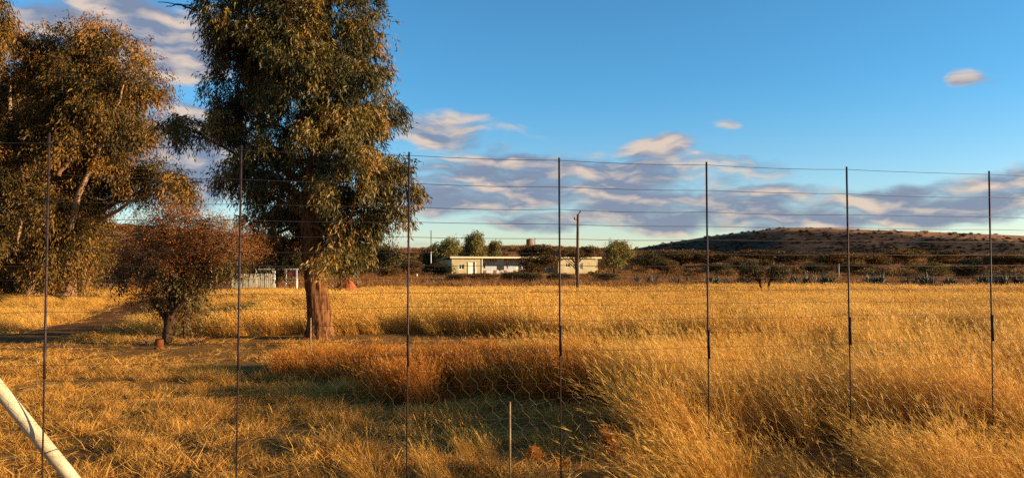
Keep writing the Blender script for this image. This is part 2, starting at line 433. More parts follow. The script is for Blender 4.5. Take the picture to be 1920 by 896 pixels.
def build_hill():
    H = [(1090, 486), (1150, 473), (1180, 468), (1250, 456), (1330, 443), (1400, 435), (1470, 427), (1550, 428), (1650, 431.5), (1750, 435), (1850, 439), (1920, 442), (2100, 449), (2400, 462), (2900, 480)]
    azs = np.array([math.atan((p - 960) / F) for p, _ in H]); tn = np.array([(495 - q) / F for _, q in H])
    A = np.linspace(azs[0], azs[-1], 260)
    T = np.interp(A, azs, tn)
    for _ in range(4): T[1:-1] = (T[:-2] + 2 * T[1:-1] + T[2:]) / 4
    far = np.interp(A, [azs[0], azs[-1]], [980, 640])          # the ridge comes nearer to the right: its flank faces left, away from the sun
    base = far - 330
    s = np.concatenate([np.linspace(-.1, 1, 46), np.linspace(1.04, 1.9, 16)])
    V = np.zeros((len(A), len(s), 3))
    for i, (a, tt, f0, b0) in enumerate(zip(A, T, far, base)):
        rr = b0 + (f0 - b0) * s
        crest = EYE + tt * f0
        sm = np.clip(s, 0, 1)
        prof = np.where(s < 1, (.35 * sm + .65 * sstep(-.05, 1.12, sm) / sstep(-.05, 1.12, 1.0)), 1 - .55 * (s - 1))
        V[i, :, 0] = rr * np.tan(a); V[i, :, 1] = rr
        V[i, :, 2] = -3 + (crest + 3) * prof
    # gullies
    g = (vnoise(V[..., 0], V[..., 1], .02, 21) - .5) * 4 + (vnoise(V[..., 0], V[..., 1], .06, 22) - .5) * 1.2
    fade = np.clip(np.minimum(s * 3, (1.0 - s) * 4), 0, 1); fade[s > 1] = 0
    V[..., 2] += g * fade[None, :]
    mb = MB()
    n = len(s)
    i = np.arange(len(A) - 1)[:, None] * n + np.arange(n - 1)[None, :]
    east = sstep(math.atan(520 / F), math.atan(960 / F), A)          # sunlit band painted along the crest widens to the right
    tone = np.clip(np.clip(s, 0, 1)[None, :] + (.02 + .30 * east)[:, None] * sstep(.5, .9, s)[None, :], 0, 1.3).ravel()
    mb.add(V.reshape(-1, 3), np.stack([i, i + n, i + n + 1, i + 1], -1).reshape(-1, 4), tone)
    m, t = material('hill_painted_shade_and_lit_crest')
    P = t.node('ShaderNodeNewGeometry').outputs['Position']
    a = t.node('ShaderNodeAttribute', attribute_name='tone')
    st = t.vmath('MULTIPLY', P, (.35, 1, 2.5))
    n1 = t.noise(st, .018, 6, .65); n2 = t.noise(P, .22, 5, .7)
    c = t.mix(t.ramp(n2, .4, .62), (.105, .054, .028), (.045, .025, .015))  # flank colours darkened: cloud shade painted over the bush cover
    gr = t.mix(t.ramp(n2, .45, .6), (.46, .20, .075), (.20, .085, .035))  # orange crest colours stand in for low sunlight
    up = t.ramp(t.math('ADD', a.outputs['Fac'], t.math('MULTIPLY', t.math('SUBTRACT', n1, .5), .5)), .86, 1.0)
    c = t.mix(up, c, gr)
    b = t.node('ShaderNodeBsdfPrincipled', {'Base Color': c, 'Roughness': 1.0, 'Specular IOR Level': .05})
    finish(t, b.outputs[0])
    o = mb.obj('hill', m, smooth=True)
    tag(o, 'long bush covered hill with shade painted on its flank, rising behind the bushes on the right', 'hill', kind='structure')
    return V, s
HILL_V, HILL_S = build_hill()

# ------------------------------------------------------------------ scattering (stuff only)
def scatter(name, pts, rot, scl, idx, protos, label, cat):
    """one 'stuff' object: a point mesh whose geometry nodes put one of the proto meshes on every point"""
    coll = bpy.data.collections.new(name + '_source')
    for i, me in enumerate(protos):
        o = bpy.data.objects.new('%s_source_%02d' % (name, i), me)
        coll.objects.link(o)
    me = bpy.data.meshes.new(name)
    n = len(pts)
    me.vertices.add(n)
    me.vertices.foreach_set('co', np.asarray(pts, np.float32).ravel())
    a = me.attributes.new('rot', 'FLOAT_VECTOR', 'POINT'); a.data.foreach_set('vector', np.asarray(rot, np.float32).ravel())
    a = me.attributes.new('scl', 'FLOAT_VECTOR', 'POINT'); a.data.foreach_set('vector', np.asarray(scl, np.float32).ravel())
    a = me.attributes.new('idx', 'INT', 'POINT'); a.data.foreach_set('value', np.asarray(idx, np.int32))
    o = link(name, me)
    ng = bpy.data.node_groups.new(name, 'GeometryNodeTree')
    ng.interface.new_socket('Geometry', in_out='INPUT', socket_type='NodeSocketGeometry')
    ng.interface.new_socket('Geometry', in_out='OUTPUT', socket_type='NodeSocketGeometry')
    N = ng.nodes; L = ng.links
    gi = N.new('NodeGroupInput'); go = N.new('NodeGroupOutput')
    ci = N.new('GeometryNodeCollectionInfo')
    ci.inputs['Collection'].default_value = coll
    ci.inputs['Separate Children'].default_value = True
    ci.inputs['Reset Children'].default_value = True
    def attr(nm, dt):
        nd = N.new('GeometryNodeInputNamedAttribute'); nd.data_type = dt; nd.inputs['Name'].default_value = nm
        return nd.outputs['Attribute']
    e = N.new('FunctionNodeEulerToRotation')
    L.new(attr('rot', 'FLOAT_VECTOR'), e.inputs[0])
    ip = N.new('GeometryNodeInstanceOnPoints')
    L.new(gi.outputs[0], ip.inputs['Points'])
    L.new(ci.outputs[0], ip.inputs['Instance'])
    ip.inputs['Pick Instance'].default_value = True
    L.new(attr('idx', 'INT'), ip.inputs['Instance Index'])
    L.new(e.outputs[0], ip.inputs['Rotation'])
    L.new(attr('scl', 'FLOAT_VECTOR'), ip.inputs['Scale'])
    L.new(ip.outputs[0], go.inputs[0])
    md = o.modifiers.new('scatter', 'NODES'); md.node_group = ng
    tag(o, label, cat, kind='stuff')
    return o

def blades(mb, n, spread, h, hs, lean, leanr, w, seg=3, bend=.35, head=0, headlen=.2, headw=.02, tone=(.35, .75), lie=0.0, seed=0):
    """n grass blades; lean = mean horizontal lean (x,y) of a blade per metre of height"""
    r = np.random.default_rng(seed)
    ang = r.uniform(0, 2 * math.pi, n); rad = spread * np.sqrt(r.random(n))
    base = np.stack([np.cos(ang) * rad, np.sin(ang) * rad, np.full(n, -.02)], 1)
    H = np.clip(r.normal(h, hs, n), h * .35, h * 1.7)
    d = np.stack([lean[0] + r.normal(0, leanr, n), lean[1] + r.normal(0, leanr, n), np.ones(n)], 1)
    if lie: d[:, 2] = r.uniform(.02, lie, n); d[:, :2] = unit(d[:, :2])
    d = unit(d)
    side = unit(np.cross(d, unit(r.normal(0, 1, (n, 3)))))
    bd = np.stack([lean[0] + r.normal(0, .5, n), lean[1] + r.normal(0, .5, n), -r.uniform(.05, .4, n)], 1) * bend
    ts = np.linspace(0, 1, seg + 1)
    W_ = np.broadcast_to(np.asarray(w, float), (n,)) * r.uniform(.7, 1.3, n)
    P = base[:, None, :] + H[:, None, None] * (ts[None, :, None] * d[:, None, :] + (ts ** 2.2)[None, :, None] * bd[:, None, :])
    wd = W_[:, None] * (1 - .8 * ts)[None, :] / 2
    A = P - side[:, None, :] * wd[..., None]; B = P + side[:, None, :] * wd[..., None]
    V = np.stack([A, B], 2).reshape(n, -1, 3)
    m = 2 * (seg + 1)
    o = np.arange(n)[:, None] * m + np.arange(seg)[None, :] * 2
    Fq = np.stack([o, o + 1, o + 3, o + 2], -1).reshape(-1, 4)
    tn = r.uniform(*tone, n)
    mb.add(V.reshape(-1, 3), Fq, np.repeat(tn, m))
    if head:
        top = P[:, -1]; dt = unit(P[:, -1] - P[:, -2])
        for k in range(head):
            u = r.random(n)
            p = top - dt * (u * headlen * r.uniform(.6, 1.2, n))[:, None]
            q = unit(dt * r.uniform(.5, 1.2, n)[:, None] + r.normal(0, .22, (n, 3)))
            s2 = unit(np.cross(q, r.normal(0, 1, (n, 3))))
            ln = headlen * r.uniform(.2, .45, n)
            V = np.stack([p, p + q * (ln * .5)[:, None] - s2 * headw / 2, p + q * ln[:, None], p + q * (ln * .5)[:, None] + s2 * headw / 2], 1)
            mb.add(V.reshape(-1, 3), np.arange(n * 4).reshape(n, 4), np.repeat(np.clip(tn + .10, 0, 1), 4))

def tuft(name, mat, *a, parts=None, **k):
    mb = MB()
    for kk in (parts or [k]): blades(mb, **kk)
    return mb.mesh(name, mat)

LEAN = (-.36, .05)
tall_near = [tuft('tall_near', M['tall'], parts=[
    dict(n=84, spread=.14, h=.62, hs=.14, lean=(LEAN[0] * f, LEAN[1]), leanr=.17, w=.0034, seg=4, bend=.4, head=5, headlen=.2, headw=.0028, tone=(.3, .8), seed=10 + i),
    dict(n=16, spread=.13, h=.92, hs=.14, lean=(LEAN[0] * f * 1.15, 0), leanr=.12, w=.0046, seg=4, bend=.3, head=8, headlen=.24, headw=.0032, tone=(.8, 1.0), seed=260 + i),
    dict(n=60, spread=.16, h=.34, hs=.11, lean=(LEAN[0] * .5, 0), leanr=.35, w=.0042, seg=3, bend=.6, tone=(.1, .6), seed=40 + i)])
    for i, f in enumerate((.8, 1.0, 1.2, 1.0, .6, 1.4))]
tall_mid = [tuft('tall_mid', M['tallfar'], parts=[
    dict(n=60, spread=.25, h=.58, hs=.12, lean=(LEAN[0] * f, LEAN[1]), leanr=.2, w=.007, seg=3, bend=.4, head=4, headlen=.22, headw=.008, tone=(.3, .8), seed=60 + i),
    dict(n=40, spread=.28, h=.32, hs=.1, lean=(LEAN[0] * .5, 0), leanr=.4, w=.012, seg=2, bend=.5, tone=(.1, .6), seed=80 + i)])
    for i, f in enumerate((.8, 1.0, 1.2, .6))]
tall_far = [tuft('tall_far', M['tallfar'], parts=[
    dict(n=70, spread=.5, h=.5, hs=.12, lean=(LEAN[0], 0), leanr=.22, w=.022, seg=2, bend=.4, head=2, headlen=.25, headw=.03, tone=(.3, .85), seed=100 + i)])
    for i in range(4)]
rust_t = [tuft('rust', M['rust'], parts=[
    dict(n=80, spread=.16, h=.46, hs=.11, lean=(-.12, -.05), leanr=.22, w=.0045, seg=3, bend=.3, head=3, headlen=.16, headw=.006, tone=(.3, .8), seed=120 + i),
    dict(n=40, spread=.17, h=.22, hs=.06, lean=(0, 0), leanr=.4, w=.005, seg=2, bend=.5, tone=(.0, .5), seed=140 + i)])
    for i in range(4)]
short_t = [tuft('short', M['short'], parts=[
    dict(n=46, spread=.085, h=.075, hs=.03, lean=(-.15, 0), leanr=.55, w=.0048, seg=2, bend=.6, tone=(.15, .85), seed=160 + i),
    dict(n=4, spread=.1, h=.105, hs=.04, lean=(.2, .1), leanr=.6, w=.0042, seg=3, bend=.5, tone=(.5, .95), seed=180 + i),
    dict(n=7, spread=.12, h=.17, hs=.07, lean=(.7, .2), leanr=.6, w=.005, seg=2, bend=.1, lie=.1, tone=(.4, .95), seed=200 + i)])
    for i in range(6)]
straw_t = [tuft('straw', M['short'], parts=[
    dict(n=26, spread=.22, h=.42, hs=.15, lean=(.8, .35), leanr=.5, w=.0055, seg=3, bend=.12, lie=.16, tone=(.35, .95), seed=220 + i)])
    for i in range(4)]
scrub_t = [tuft('scrub', M['scrubgrass'], parts=[
    dict(n=150, spread=.9, h=.30, hs=.12, lean=(-.1, 0), leanr=.4, w=.018, seg=2, bend=.4, tone=(.1, .9), seed=240 + i)])
    for i in range(4)]

def jitter_grid(x0, x1, y0, y1, dens):
    n = int((x1 - x0) * (y1 - y0) * dens)
    return rng.uniform(x0, x1, n), rng.uniform(y0, y1, n)
def wedge(y0, y1, dens, side=.72, margin=1.5):
    """points of the ground in front of the camera, a little wider than the view"""
    n = int((y1 - y0) * 2 * (side * (y0 + y1) / 2 + margin) * dens)
    Y = np.sqrt(rng.uniform(y0 ** 2, y1 ** 2, n)) if y0 > 0 else rng.uniform(y0, y1, n)
    X = rng.uniform(-1, 1, n) * (side * Y + margin)
    return X, Y

def edge_right(Y):            # left limit of the near tall grass
    return np.interp(Y, [3, 5, 6.1, 7, 8, 8.9, 9.7, 10.5, 11.5], [.75, .95, 1.2, 1.4, 1.55, 1.45, .75, .4, .2])
def zone_near_tall(X, Y):
    e = edge_right(Y) + (vnoise(X, Y, 1.6, 31) - .5) * .7
    return (X > e) & (Y < 11.2 + (vnoise(X, Y, .6, 32) - .5) * 1.6)
def zone_rust(X, Y):
    f = np.interp(X, [-3.6, -2.5, -1.5, -.6, .2, .9], [11.4, 11.0, 10.6, 9.7, 9.55, 9.6]) + (vnoise(X, Y, 1.5, 33) - .5) * .6
    return (X > -3.5) & (X < 1.2) & (Y > f) & (Y < 12.4 + (vnoise(X, Y, .8, 34) - .5) * .8)
def zone_field(X, Y):
    f = np.interp(X, [-9, -6, -3, 0, 1.5, 4, 8, 14], [18.9, 18.6, 18.9, 18.4, 17.2, 15.4, 15.0, 15.0]) + (vnoise(X, Y, .5, 35) - .5) * 1.6
    lim = -7.0 - np.maximum(0, Y - 22) * .20 + (vnoise(X, Y, .3, 36) - .5) * 2
    return (X > lim) & (Y > f) & (Y < np.where(X < -9.5, 43, 51) + (vnoise(X, Y, .15, 37) - .5) * 4) & ~((np.abs(X + 9.3) < 1.5) & (Y > 38) & (Y < 46)) & ~((np.abs(X - 3.85) < .5) & (Y > 43.5) & (Y < 47))
def zone_left(X, Y):
    return (~zone_field(X, Y)) & (X < -6) & (Y > 19.5) & (Y < 46)

def rots(n, tilt=.08):
    return np.stack([rng.normal(0, tilt, n), rng.normal(0, tilt, n), rng.normal(0, .35, n)], 1)
def rots_free(n, tilt=.1):
    return np.stack([rng.normal(0, tilt, n), rng.normal(0, tilt, n), rng.uniform(0, 6.28, n)], 1)

# --- tall grass: near, field near, field far, all one stuff object
P_, R_, S_, I_ = [], [], [], []
def put(X, Y, keep, h, idx0, nid, tilt=.08, wid=1.0):
    X, Y, h = X[keep], Y[keep], h[keep]
    n = len(X)
    P_.append(np.stack([X, Y, gz(X, Y)], 1)); R_.append(rots(n, tilt))
    wd = rng.uniform(.85, 1.2, n) * wid
    S_.append(np.stack([wd * h ** .5, wd * h ** .5, h * rng.uniform(.85, 1.15, n)], 1)); I_.append(idx0 + rng.integers(0, nid, n))
# dark hollows in the near grass
HOLES = [(2.40, 6.5, .62), (3.65, 6.4, .5), (1.55, 6.2, .3), (3.0, 7.15, .22), (1.75, 7.4, .3), (3.3, 7.9, .25), (4.3, 6.9, .25)]
def hole(X, Y):
    m = np.zeros(X.shape, bool)
    for hx, hy, hr in HOLES: m |= np.hypot(X - hx, (Y - hy) * .8) < hr
    return m
X, Y = wedge(3.6, 12.2, 34, .76, 1.6)
nz = vnoise(X, Y, .9, 41)
put(X, Y, zone_near_tall(X, Y) & ~hole(X, Y) & (rng.random(len(X)) < .12 + 1.0 * nz), (.58 + .42 * nz) * np.interp(Y, [4.5, 6.2, 7.2, 12], [.62, .72, 1.0, 1.0]) * np.interp(X - edge_right(Y), [0, .9], [1.18, 1.0]), 0, 6)
X, Y = wedge(14.5, 30, 11, .74, 3)
nz = vnoise(X, Y, .35, 42); nz2 = vnoise(X * .35, Y, .5, 43)
put(X, Y, zone_field(X, Y) & (rng.random(len(X)) < .25 + 1.1 * nz2), .7 + .45 * nz, 6, 4)
X, Y = wedge(28, 57, 3.4, .74, 4)
nz = vnoise(X * .5, Y, .25, 44); nz2 = vnoise(X * .3, Y, .3, 45)
put(X, Y, zone_field(X, Y) & (rng.random(len(X)) < .4 + 1.0 * nz2), .36 + .45 * nz, 10, 4)
# golden shorter growth by the left trees
X, Y = wedge(19, 48, 5.0, .9, 3)
nz = vnoise(X, Y, .4, 46)
put(X, Y, zone_left(X, Y) & (path_dist(X, Y) > 1.1) & (rng.random(len(X)) < .25 + nz), .28 + .35 * nz, 6, 4)
# grass round the small tree and single tufts between fence and rusty band
X = np.concatenate([rng.normal(-7.6, .9, 46), rng.normal(-6.4, .5, 30)]); Y = np.concatenate([rng.normal(19.2, .5, 46), rng.normal(18.6, .4, 30)])
put(X, Y, np.ones(len(X), bool), rng.uniform(.5, .9, len(X)), 6, 4)
tp = [at(x, 495 + 100, 1).x * 0 + (x - 960) / F * d for x, d in ()]
FG = [(-.98, 5.75, .55), (-1.1, 6.0, .4), (-.55, 5.7, .62), (-.46, 5.95, .5), (-.28, 6.3, .55), (-.1, 6.2, .42), (1.0, 6.2, .45), (-1.35, 5.8, .36)]
X = np.array([f[0] for f in FG]); Y = np.array([f[1] for f in FG]); H_ = np.array([f[2] for f in FG])
put(X, Y, np.ones(len(X), bool), H_, 0, 6, .25, .6)
scatter('tall_grass', np.concatenate(P_), np.concatenate(R_), np.concatenate(S_), np.concatenate(I_), tall_near + tall_mid + tall_far,
        'tall golden seeding grass leaning in the wind across the field', 'grass')

# --- rusty grass band
P_, R_, S_, I_ = [], [], [], []
X, Y = jitter_grid(-3.8, 1.4, 9.0, 13, 34)
nz = vnoise(X, Y, .9, 47)
put(X, Y, zone_rust(X, Y) & (rng.random(len(X)) < .5 + nz), np.interp(X, [-3.5, -1.5, -.5, 1], [.62, .8, 1.0, 1.12]) * (.75 + .4 * nz), 0, 4)
X = rng.normal(-1.25, .3, 26); Y = rng.normal(9.75, .3, 26)
put(X, Y, np.ones(26, bool), rng.uniform(.7, 1.05, 26), 0, 4)
scatter('rusty_grass', np.concatenate(P_), np.concatenate(R_), np.concatenate(S_), np.concatenate(I_), rust_t,
        'band of fine rust coloured grass standing behind the mown patch', 'grass')

# --- short mown grass and straw litter
P_, R_, S_, I_ = [], [], [], []
X, Y = wedge(3.0, 12.6, 105, .76, 1.5)
nz = vnoise(X, Y, 1.4, 48); nz2 = vnoise(X, Y, 4.0, 49)
k = (~zone_near_tall(X, Y)) & (~zone_rust(X, Y)) & (rng.random(len(X)) < .02 + 1.5 * nz * sstep(.25, .75, nz2))
put(X, Y, k, .5 + 1.3 * nz2 * nz2 + .5 * nz, 0, 6, .12, 1.1)
X, Y = wedge(12.4, 20, 42, .74, 1.5)
nz = vnoise(X * .5, Y, 1.0, 50)
k = (~zone_field(X, Y)) & (path_dist(X, Y) > .9) & (rng.random(len(X)) < (.02 + .9 * nz * nz) * np.where(X > -3.5, .45, 1.0))
put(X, Y, k, .6 + 1.1 * nz, 0, 6, .12, 1.6)
X, Y = wedge(19, 50, 7, .9, 2)
k = (~zone_field(X, Y)) & (path_dist(X, Y) > .8) & (X < -5)
put(X, Y, k, np.full(len(X), 1.6), 0, 6, .12, 2.4)
X, Y = wedge(4.0, 12, 9, .72, 1.0)
nz = vnoise(X, Y, .8, 51)
k = (~zone_near_tall(X, Y)) & (~zone_rust(X, Y)) & (rng.random(len(X)) < 1.6 * (nz - .25))
n0 = len(P_)
put(X, Y, k, rng.uniform(.7, 1.1, len(X)), 6, 4, .06)
scatter('short_grass', np.concatenate(P_), np.concatenate(R_), np.concatenate(S_), np.concatenate(I_), short_t + straw_t,
        'short mown straw coloured grass covering the near ground', 'grass')

# --- scrubby dry grass beyond the field
P_, R_, S_, I_ = [], [], [], []
X, Y = wedge(50, 120, .55, .8, 6)
nz = vnoise(X * .4, Y, .14, 52)
put(X, Y, (rng.random(len(X)) < nz * 1.5 - .15) & (Y > 53), .6 + .8 * nz, 0, 4, .1, 1.1)
X, Y = wedge(120, 330, .05, .8, 10)
nz = vnoise(X * .4, Y, .05, 53)
put(X, Y, (rng.random(len(X)) < nz * 1.6 - .2), 1.2 + 1.4 * nz, 0, 4, .1, 2.2)
scatter('scrub_grass', np.concatenate(P_), np.concatenate(R_), np.concatenate(S_), np.concatenate(I_), scrub_t,
        'patchy reddish dry scrub grass beyond the far edge of the field', 'grass')

# ------------------------------------------------------------------ foliage
def leaf_quads(mb, P, D, L, Wd, r, tone):
    n = len(P)
    D = unit(D)
    s = unit(np.cross(D, r.normal(0, 1, (n, 3))))
    L = np.broadcast_to(L, (n,))[:, None]; Wd = np.broadcast_to(Wd, (n,))[:, None]
    V = np.stack([P, P + D * L * .45 - s * Wd / 2, P + D * L, P + D * L * .45 + s * Wd / 2], 1)
    mb.add(V.reshape(-1, 3), np.arange(n * 4).reshape(n, 4), np.repeat(np.clip(tone, 0, 1), 4))

def crown_leaves(mb, lobes, clumps, twigs, leaves, L, Wd, droop, spread, tl, seed, tone=(.2, .85), vertical=1.0, loose=.55):
    """lobes: (x,y,z,rx,ry,rz); each is filled with leaf clumps, each clump with drooping twigs that carry leaves"""
    r = np.random.default_rng(seed)
    for (x, y, z, a, b, c) in lobes:
        k = max(2, int(clumps * max(.25, (a * b * c) ** (1 / 3)) ** 2))
        u = unit(r.normal(0, 1, (k, 3))) * (r.random(k) ** .42)[:, None]
        C = np.array([x, y, z]) + u * np.array([a, b, c])
        ct = r.uniform(*tone, k)
        cs = r.uniform(.6, 1.3, k)
        out = unit(u * np.array([1 / a, 1 / b, 1 / c]) + 1e-6)
        n = k * twigs
        ci = np.repeat(np.arange(k), twigs)
        T0 = C[ci] + r.normal(0, spread, (n, 3)) * cs[ci][:, None] * np.array([1, 1, .8])
        dr = unit(out[ci] * .8 + r.normal(0, .6, (n, 3)) + np.array([0, 0, -droop * .6]))
        m = n * leaves
        ti = np.repeat(np.arange(n), leaves)
        s = np.tile(np.linspace(0.05, 1, leaves), n)
        P = T0[ti] + dr[ti] * (s * tl)[:, None] + np.array([0, 0, -1.0]) * (s ** 2 * tl * droop * .5)[:, None] + r.normal(0, tl * .10, (m, 3))
        D = dr[ti] * .5 + r.normal(0, loose, (m, 3)) + np.array([0, 0, -droop * vertical])
        leaf_quads(mb, P, D, L * r.uniform(.65, 1.25, m), Wd * r.uniform(.7, 1.3, m), r, ct[ci][ti] + r.normal(0, .13, m))

def curve(p0, p1, sag, n, r, wob):
    p0 = np.asarray(p0, float); p1 = np.asarray(p1, float)
    t = np.linspace(0, 1, n)[:, None]
    mid = (p0 + p1) / 2 + np.array([0, 0, sag])
    P = (1 - t) ** 2 * p0 + 2 * t * (1 - t) * mid + t * t * p1
    w_ = r.normal(0, wob, (n, 3)); w_[0] = 0
    return P + w_ * np.linspace(0, 1, n)[:, None]

def lobes_from_px(L, Y, r, depth=1.0, dj=.35, rel=None):
    """lobes listed by where they are seen in the photograph: centre and half sizes in pixels"""
    out = []
    for q in L:
        cx, cy, rx, ry = q[:4]
        dy = q[4] if len(q) > 4 else r.normal(0, dj)
        p = at(cx, cy, Y + dy)
        a, c = rx / F * Y, ry / F * Y
        out.append((p.x, p.y, p.z, a, (a + c) / 2 * depth, c))
    return out

def local(lobes, o): return [(x - o[0], y - o[1], z - o[2], a, b, c) for (x, y, z, a, b, c) in lobes]

def limb(mb, trunk_pts, trunk_r, target, r, k=.55, tip=.008, wob=.05, n=9, sides=7, up=.75, zmin=0.0):
    """a limb leaving the trunk below its target and growing out to it"""
    T = np.asarray(trunk_pts, float)
    hz = np.linalg.norm(np.asarray(target)[:2] - T[:, :2], axis=1)
    want = np.maximum(target[2] - hz * up - .15, zmin)
    i = int(np.argmin(np.abs(T[:, 2] - want)))
    i = min(max(i, 1), len(T) - 1)
    P = curve(T[i], target, .12 * np.linalg.norm(np.asarray(target) - T[i]), n, r, wob)
    r0 = trunk_r[i] * k
    mb.tube(P, np.linspace(r0, tip, n) * np.linspace(1, .9, n), sides, caps=False)
    return P

# --- the big gum tree in the middle
def big_gum():
    Y0 = 17.6
    b = at(596, 632, Y0); b = Vector((b.x, Y0, gzs(b.x, Y0)))
    root = empty('gum_tree', b, 0, 'big drooping gum tree standing alone in front of the field, trunk lit on one side', 'tree')
    r = np.random.default_rng(3)
    px = [(597, 640), (597, 610), (596, 570), (591, 530), (588, 490), (585, 440), (586, 390), (592, 330), (598, 270), (606, 200), (612, 120), (616, 40), (620, -60), (622, -140)]
    T = np.array([at(x, y, Y0) for x, y in px]) - np.array(b)
    T[0, 2] = -.15
    T[1:, 1] += np.cumsum(r.normal(0, .05, len(T) - 1))
    R_t = .88 * np.array([.42, .31, .275, .265, .26, .25, .235, .21, .18, .15, .12, .09, .06, .03])
    tb = MB()
    # finer rings and a lumpy outline
    ti = np.linspace(0, len(T) - 1, 110)
    TT = np.stack([np.interp(ti, np.arange(len(T)), T[:, k]) for k in range(3)], 1); RT = np.interp(ti, np.arange(len(T)), R_t)
    tb.tube(TT, RT, 48, rough=.025, flute=.06)
    L = [(560, -70, 140, 90), (460, 30, 76, 80), (590, 50, 105, 85), (690, 40, 42, 52), (685, 125, 38, 48), (452, 130, 66, 78), (570, 160, 100, 75), (645, 225, 85, 58),
         (700, 205, 58, 42), (452, 205, 58, 52), (440, 60, 46, 60), (395, 222, 38, 20), (345, 222, 34, 16), (325, 245, 16, 20), (372, 240, 20, 22), (520, 275, 85, 62), (690, 295, 75, 58), (738, 340, 46, 46),
         (475, 320, 48, 48), (438, 300, 20, 26), (425, 328, 9, 24), (560, 365, 80, 56, .7), (675, 390, 62, 50), (505, 420, 50, 44, .6), (482, 458, 32, 26, .5), (645, 455, 46, 42), (585, 430, 60, 40, 1.1),
         (640, 482, 32, 18), (662, 462, 30, 24), (525, 478, 26, 16, .9), (720, 400, 40, 28), (540, 60, 60, 60), (660, 330, 70, 50, -.9), (620, 240, 60, 50, -1.0), (560, 120, 60, 50, -1.1), (655, 410, 40, 40, -.7), (660, 140, 50, 50, -.7)]
    lob = local(lobes_from_px(L, Y0, r, 1.15, .55), b)
    for q in lob:
        tgt = np.array(q[:3])
        P = limb(tb, TT, RT, tgt, r, .30, .01, .06, 10, 7, .5, 2.5)
        for _ in range(4):
            u = unit(r.normal(0, 1, 3)) * np.array(q[3:]) * .85
            i = r.integers(5, 10)
            tb.tube(curve(P[i], tgt + u, .1, 6, r, .03), np.linspace(.022, .004, 6), 5, caps=False)
    # two pale limbs that show through the right side
    for seq in ([(600, 330), (640, 240), (655, 180), (672, 100), (690, 20)], [(605, 300), (668, 195), (700, 150), (712, 60)], [(640, 250), (632, 190), (628, 120)]):
        P = np.array([at(x, y, Y0 - .3) for x, y in seq]) - np.array(b)
        tt = np.linspace(0, len(P) - 1, 14)
        P = np.stack([np.interp(tt, np.arange(len(P)), P[:, k]) for k in range(3)], 1) + r.normal(0, .015, (14, 3))
        tb.tube(P, np.linspace(.05, .016, 14), 8, caps=False)
    tb.obj('trunk', M['bark'], root, True)
    cb = MB()
    crown_leaves(cb, [(x, y, z, a * .93, bb * .93, c * .93) for (x, y, z, a, bb, c) in lob], 50, 19, 14, .125, .024, .9, .105, .3, 5, (-.25, .9), 1.0, .48)
    cb.obj('crown', M['gum'], root)
    # bare dead branch, top left
    db = MB()
    for seq in ([(415, 55), (385, 30), (355, 12), (295, 2)], [(400, 42), (385, 15), (372, -10)], [(370, 22), (335, 8), (310, 14)], [(440, 90), (415, 55)]):
        P = np.array([at(x, y, Y0 + .2) for x, y in seq]) - np.array(b)
        tt = np.linspace(0, len(P) - 1, 10)
        P = np.stack([np.interp(tt, np.arange(len(P)), P[:, k]) for k in range(3)], 1) + r.normal(0, .012, (10, 3))
        db.tube(P, np.linspace(.028, .008, 10), 6)
    db.obj('dead_branch', M['barkdark'], root, True)
big_gum()

def left_gum(name, label, Y0, base, tpx, L, seed, mat, trunk_r, shape=(20, 30, 13), leafL=.17, leafW=.042, extra=()):
    r = np.random.default_rng(seed)
    b = at(base[0], base[1], Y0); b = Vector((b.x, Y0, gzs(b.x, Y0)))
    root = empty(name, b, 0, label, 'tree', 'gum trees at the left of the path')
    T = np.array([at(x, y, Y0) for x, y in tpx]) - np.array(b)
    T[0, 2] = -.2
    T[1:, 1] += np.cumsum(r.normal(0, .15, len(T) - 1))
    ti = np.linspace(0, len(T) - 1, 40)
    TT = np.stack([np.interp(ti, np.arange(len(T)), T[:, k]) for k in range(3)], 1)
    RT = np.interp(ti, np.arange(len(T)), np.linspace(trunk_r, .05, len(T)))
    RT[:3] *= (1.5, 1.25, 1.1)
    tb = MB()
    tb.tube(TT, RT, 14, rough=.05)
    lob = local(lobes_from_px(L, Y0, r, 1.2, .9), b)
    for q in lob:
        tgt = np.array(q[:3])
        P = limb(tb, TT, RT, tgt, r, .42, .015, .12, 10, 7, .4, 2.6)
        for _ in range(4):
            u = unit(r.normal(0, 1, 3)) * np.array(q[3:]) * .9
            tb.tube(curve(P[r.integers(5, 10)], tgt + u, .15, 6, r, .05), np.linspace(.035, .008, 6), 5, caps=False)
    for seq, dy, r0 in extra:
        P = np.array([at(x, y, Y0 + dy) for x, y in seq]) - np.array(b)
        tt = np.linspace(0, len(P) - 1, 14)
        P = np.stack([np.interp(tt, np.arange(len(P)), P[:, k]) for k in range(3)], 1) + r.normal(0, .03, (14, 3))
        tb.tube(P, np.linspace(r0, .03, 14), 8, caps=False)
    tb.obj('trunk', M['barkpale'], root, True)
    cb = MB()
    lob = [(x, y, z, a * .84, bb * .84, c * .86) for (x, y, z, a, bb, c) in lob]
    crown_leaves(cb, lob, shape[0], shape[1], shape[2], leafL, leafW, .75, .25, .62, seed + 1, (.0, 1.0), 1.0, .42)
    cb.obj('crown', mat, root)

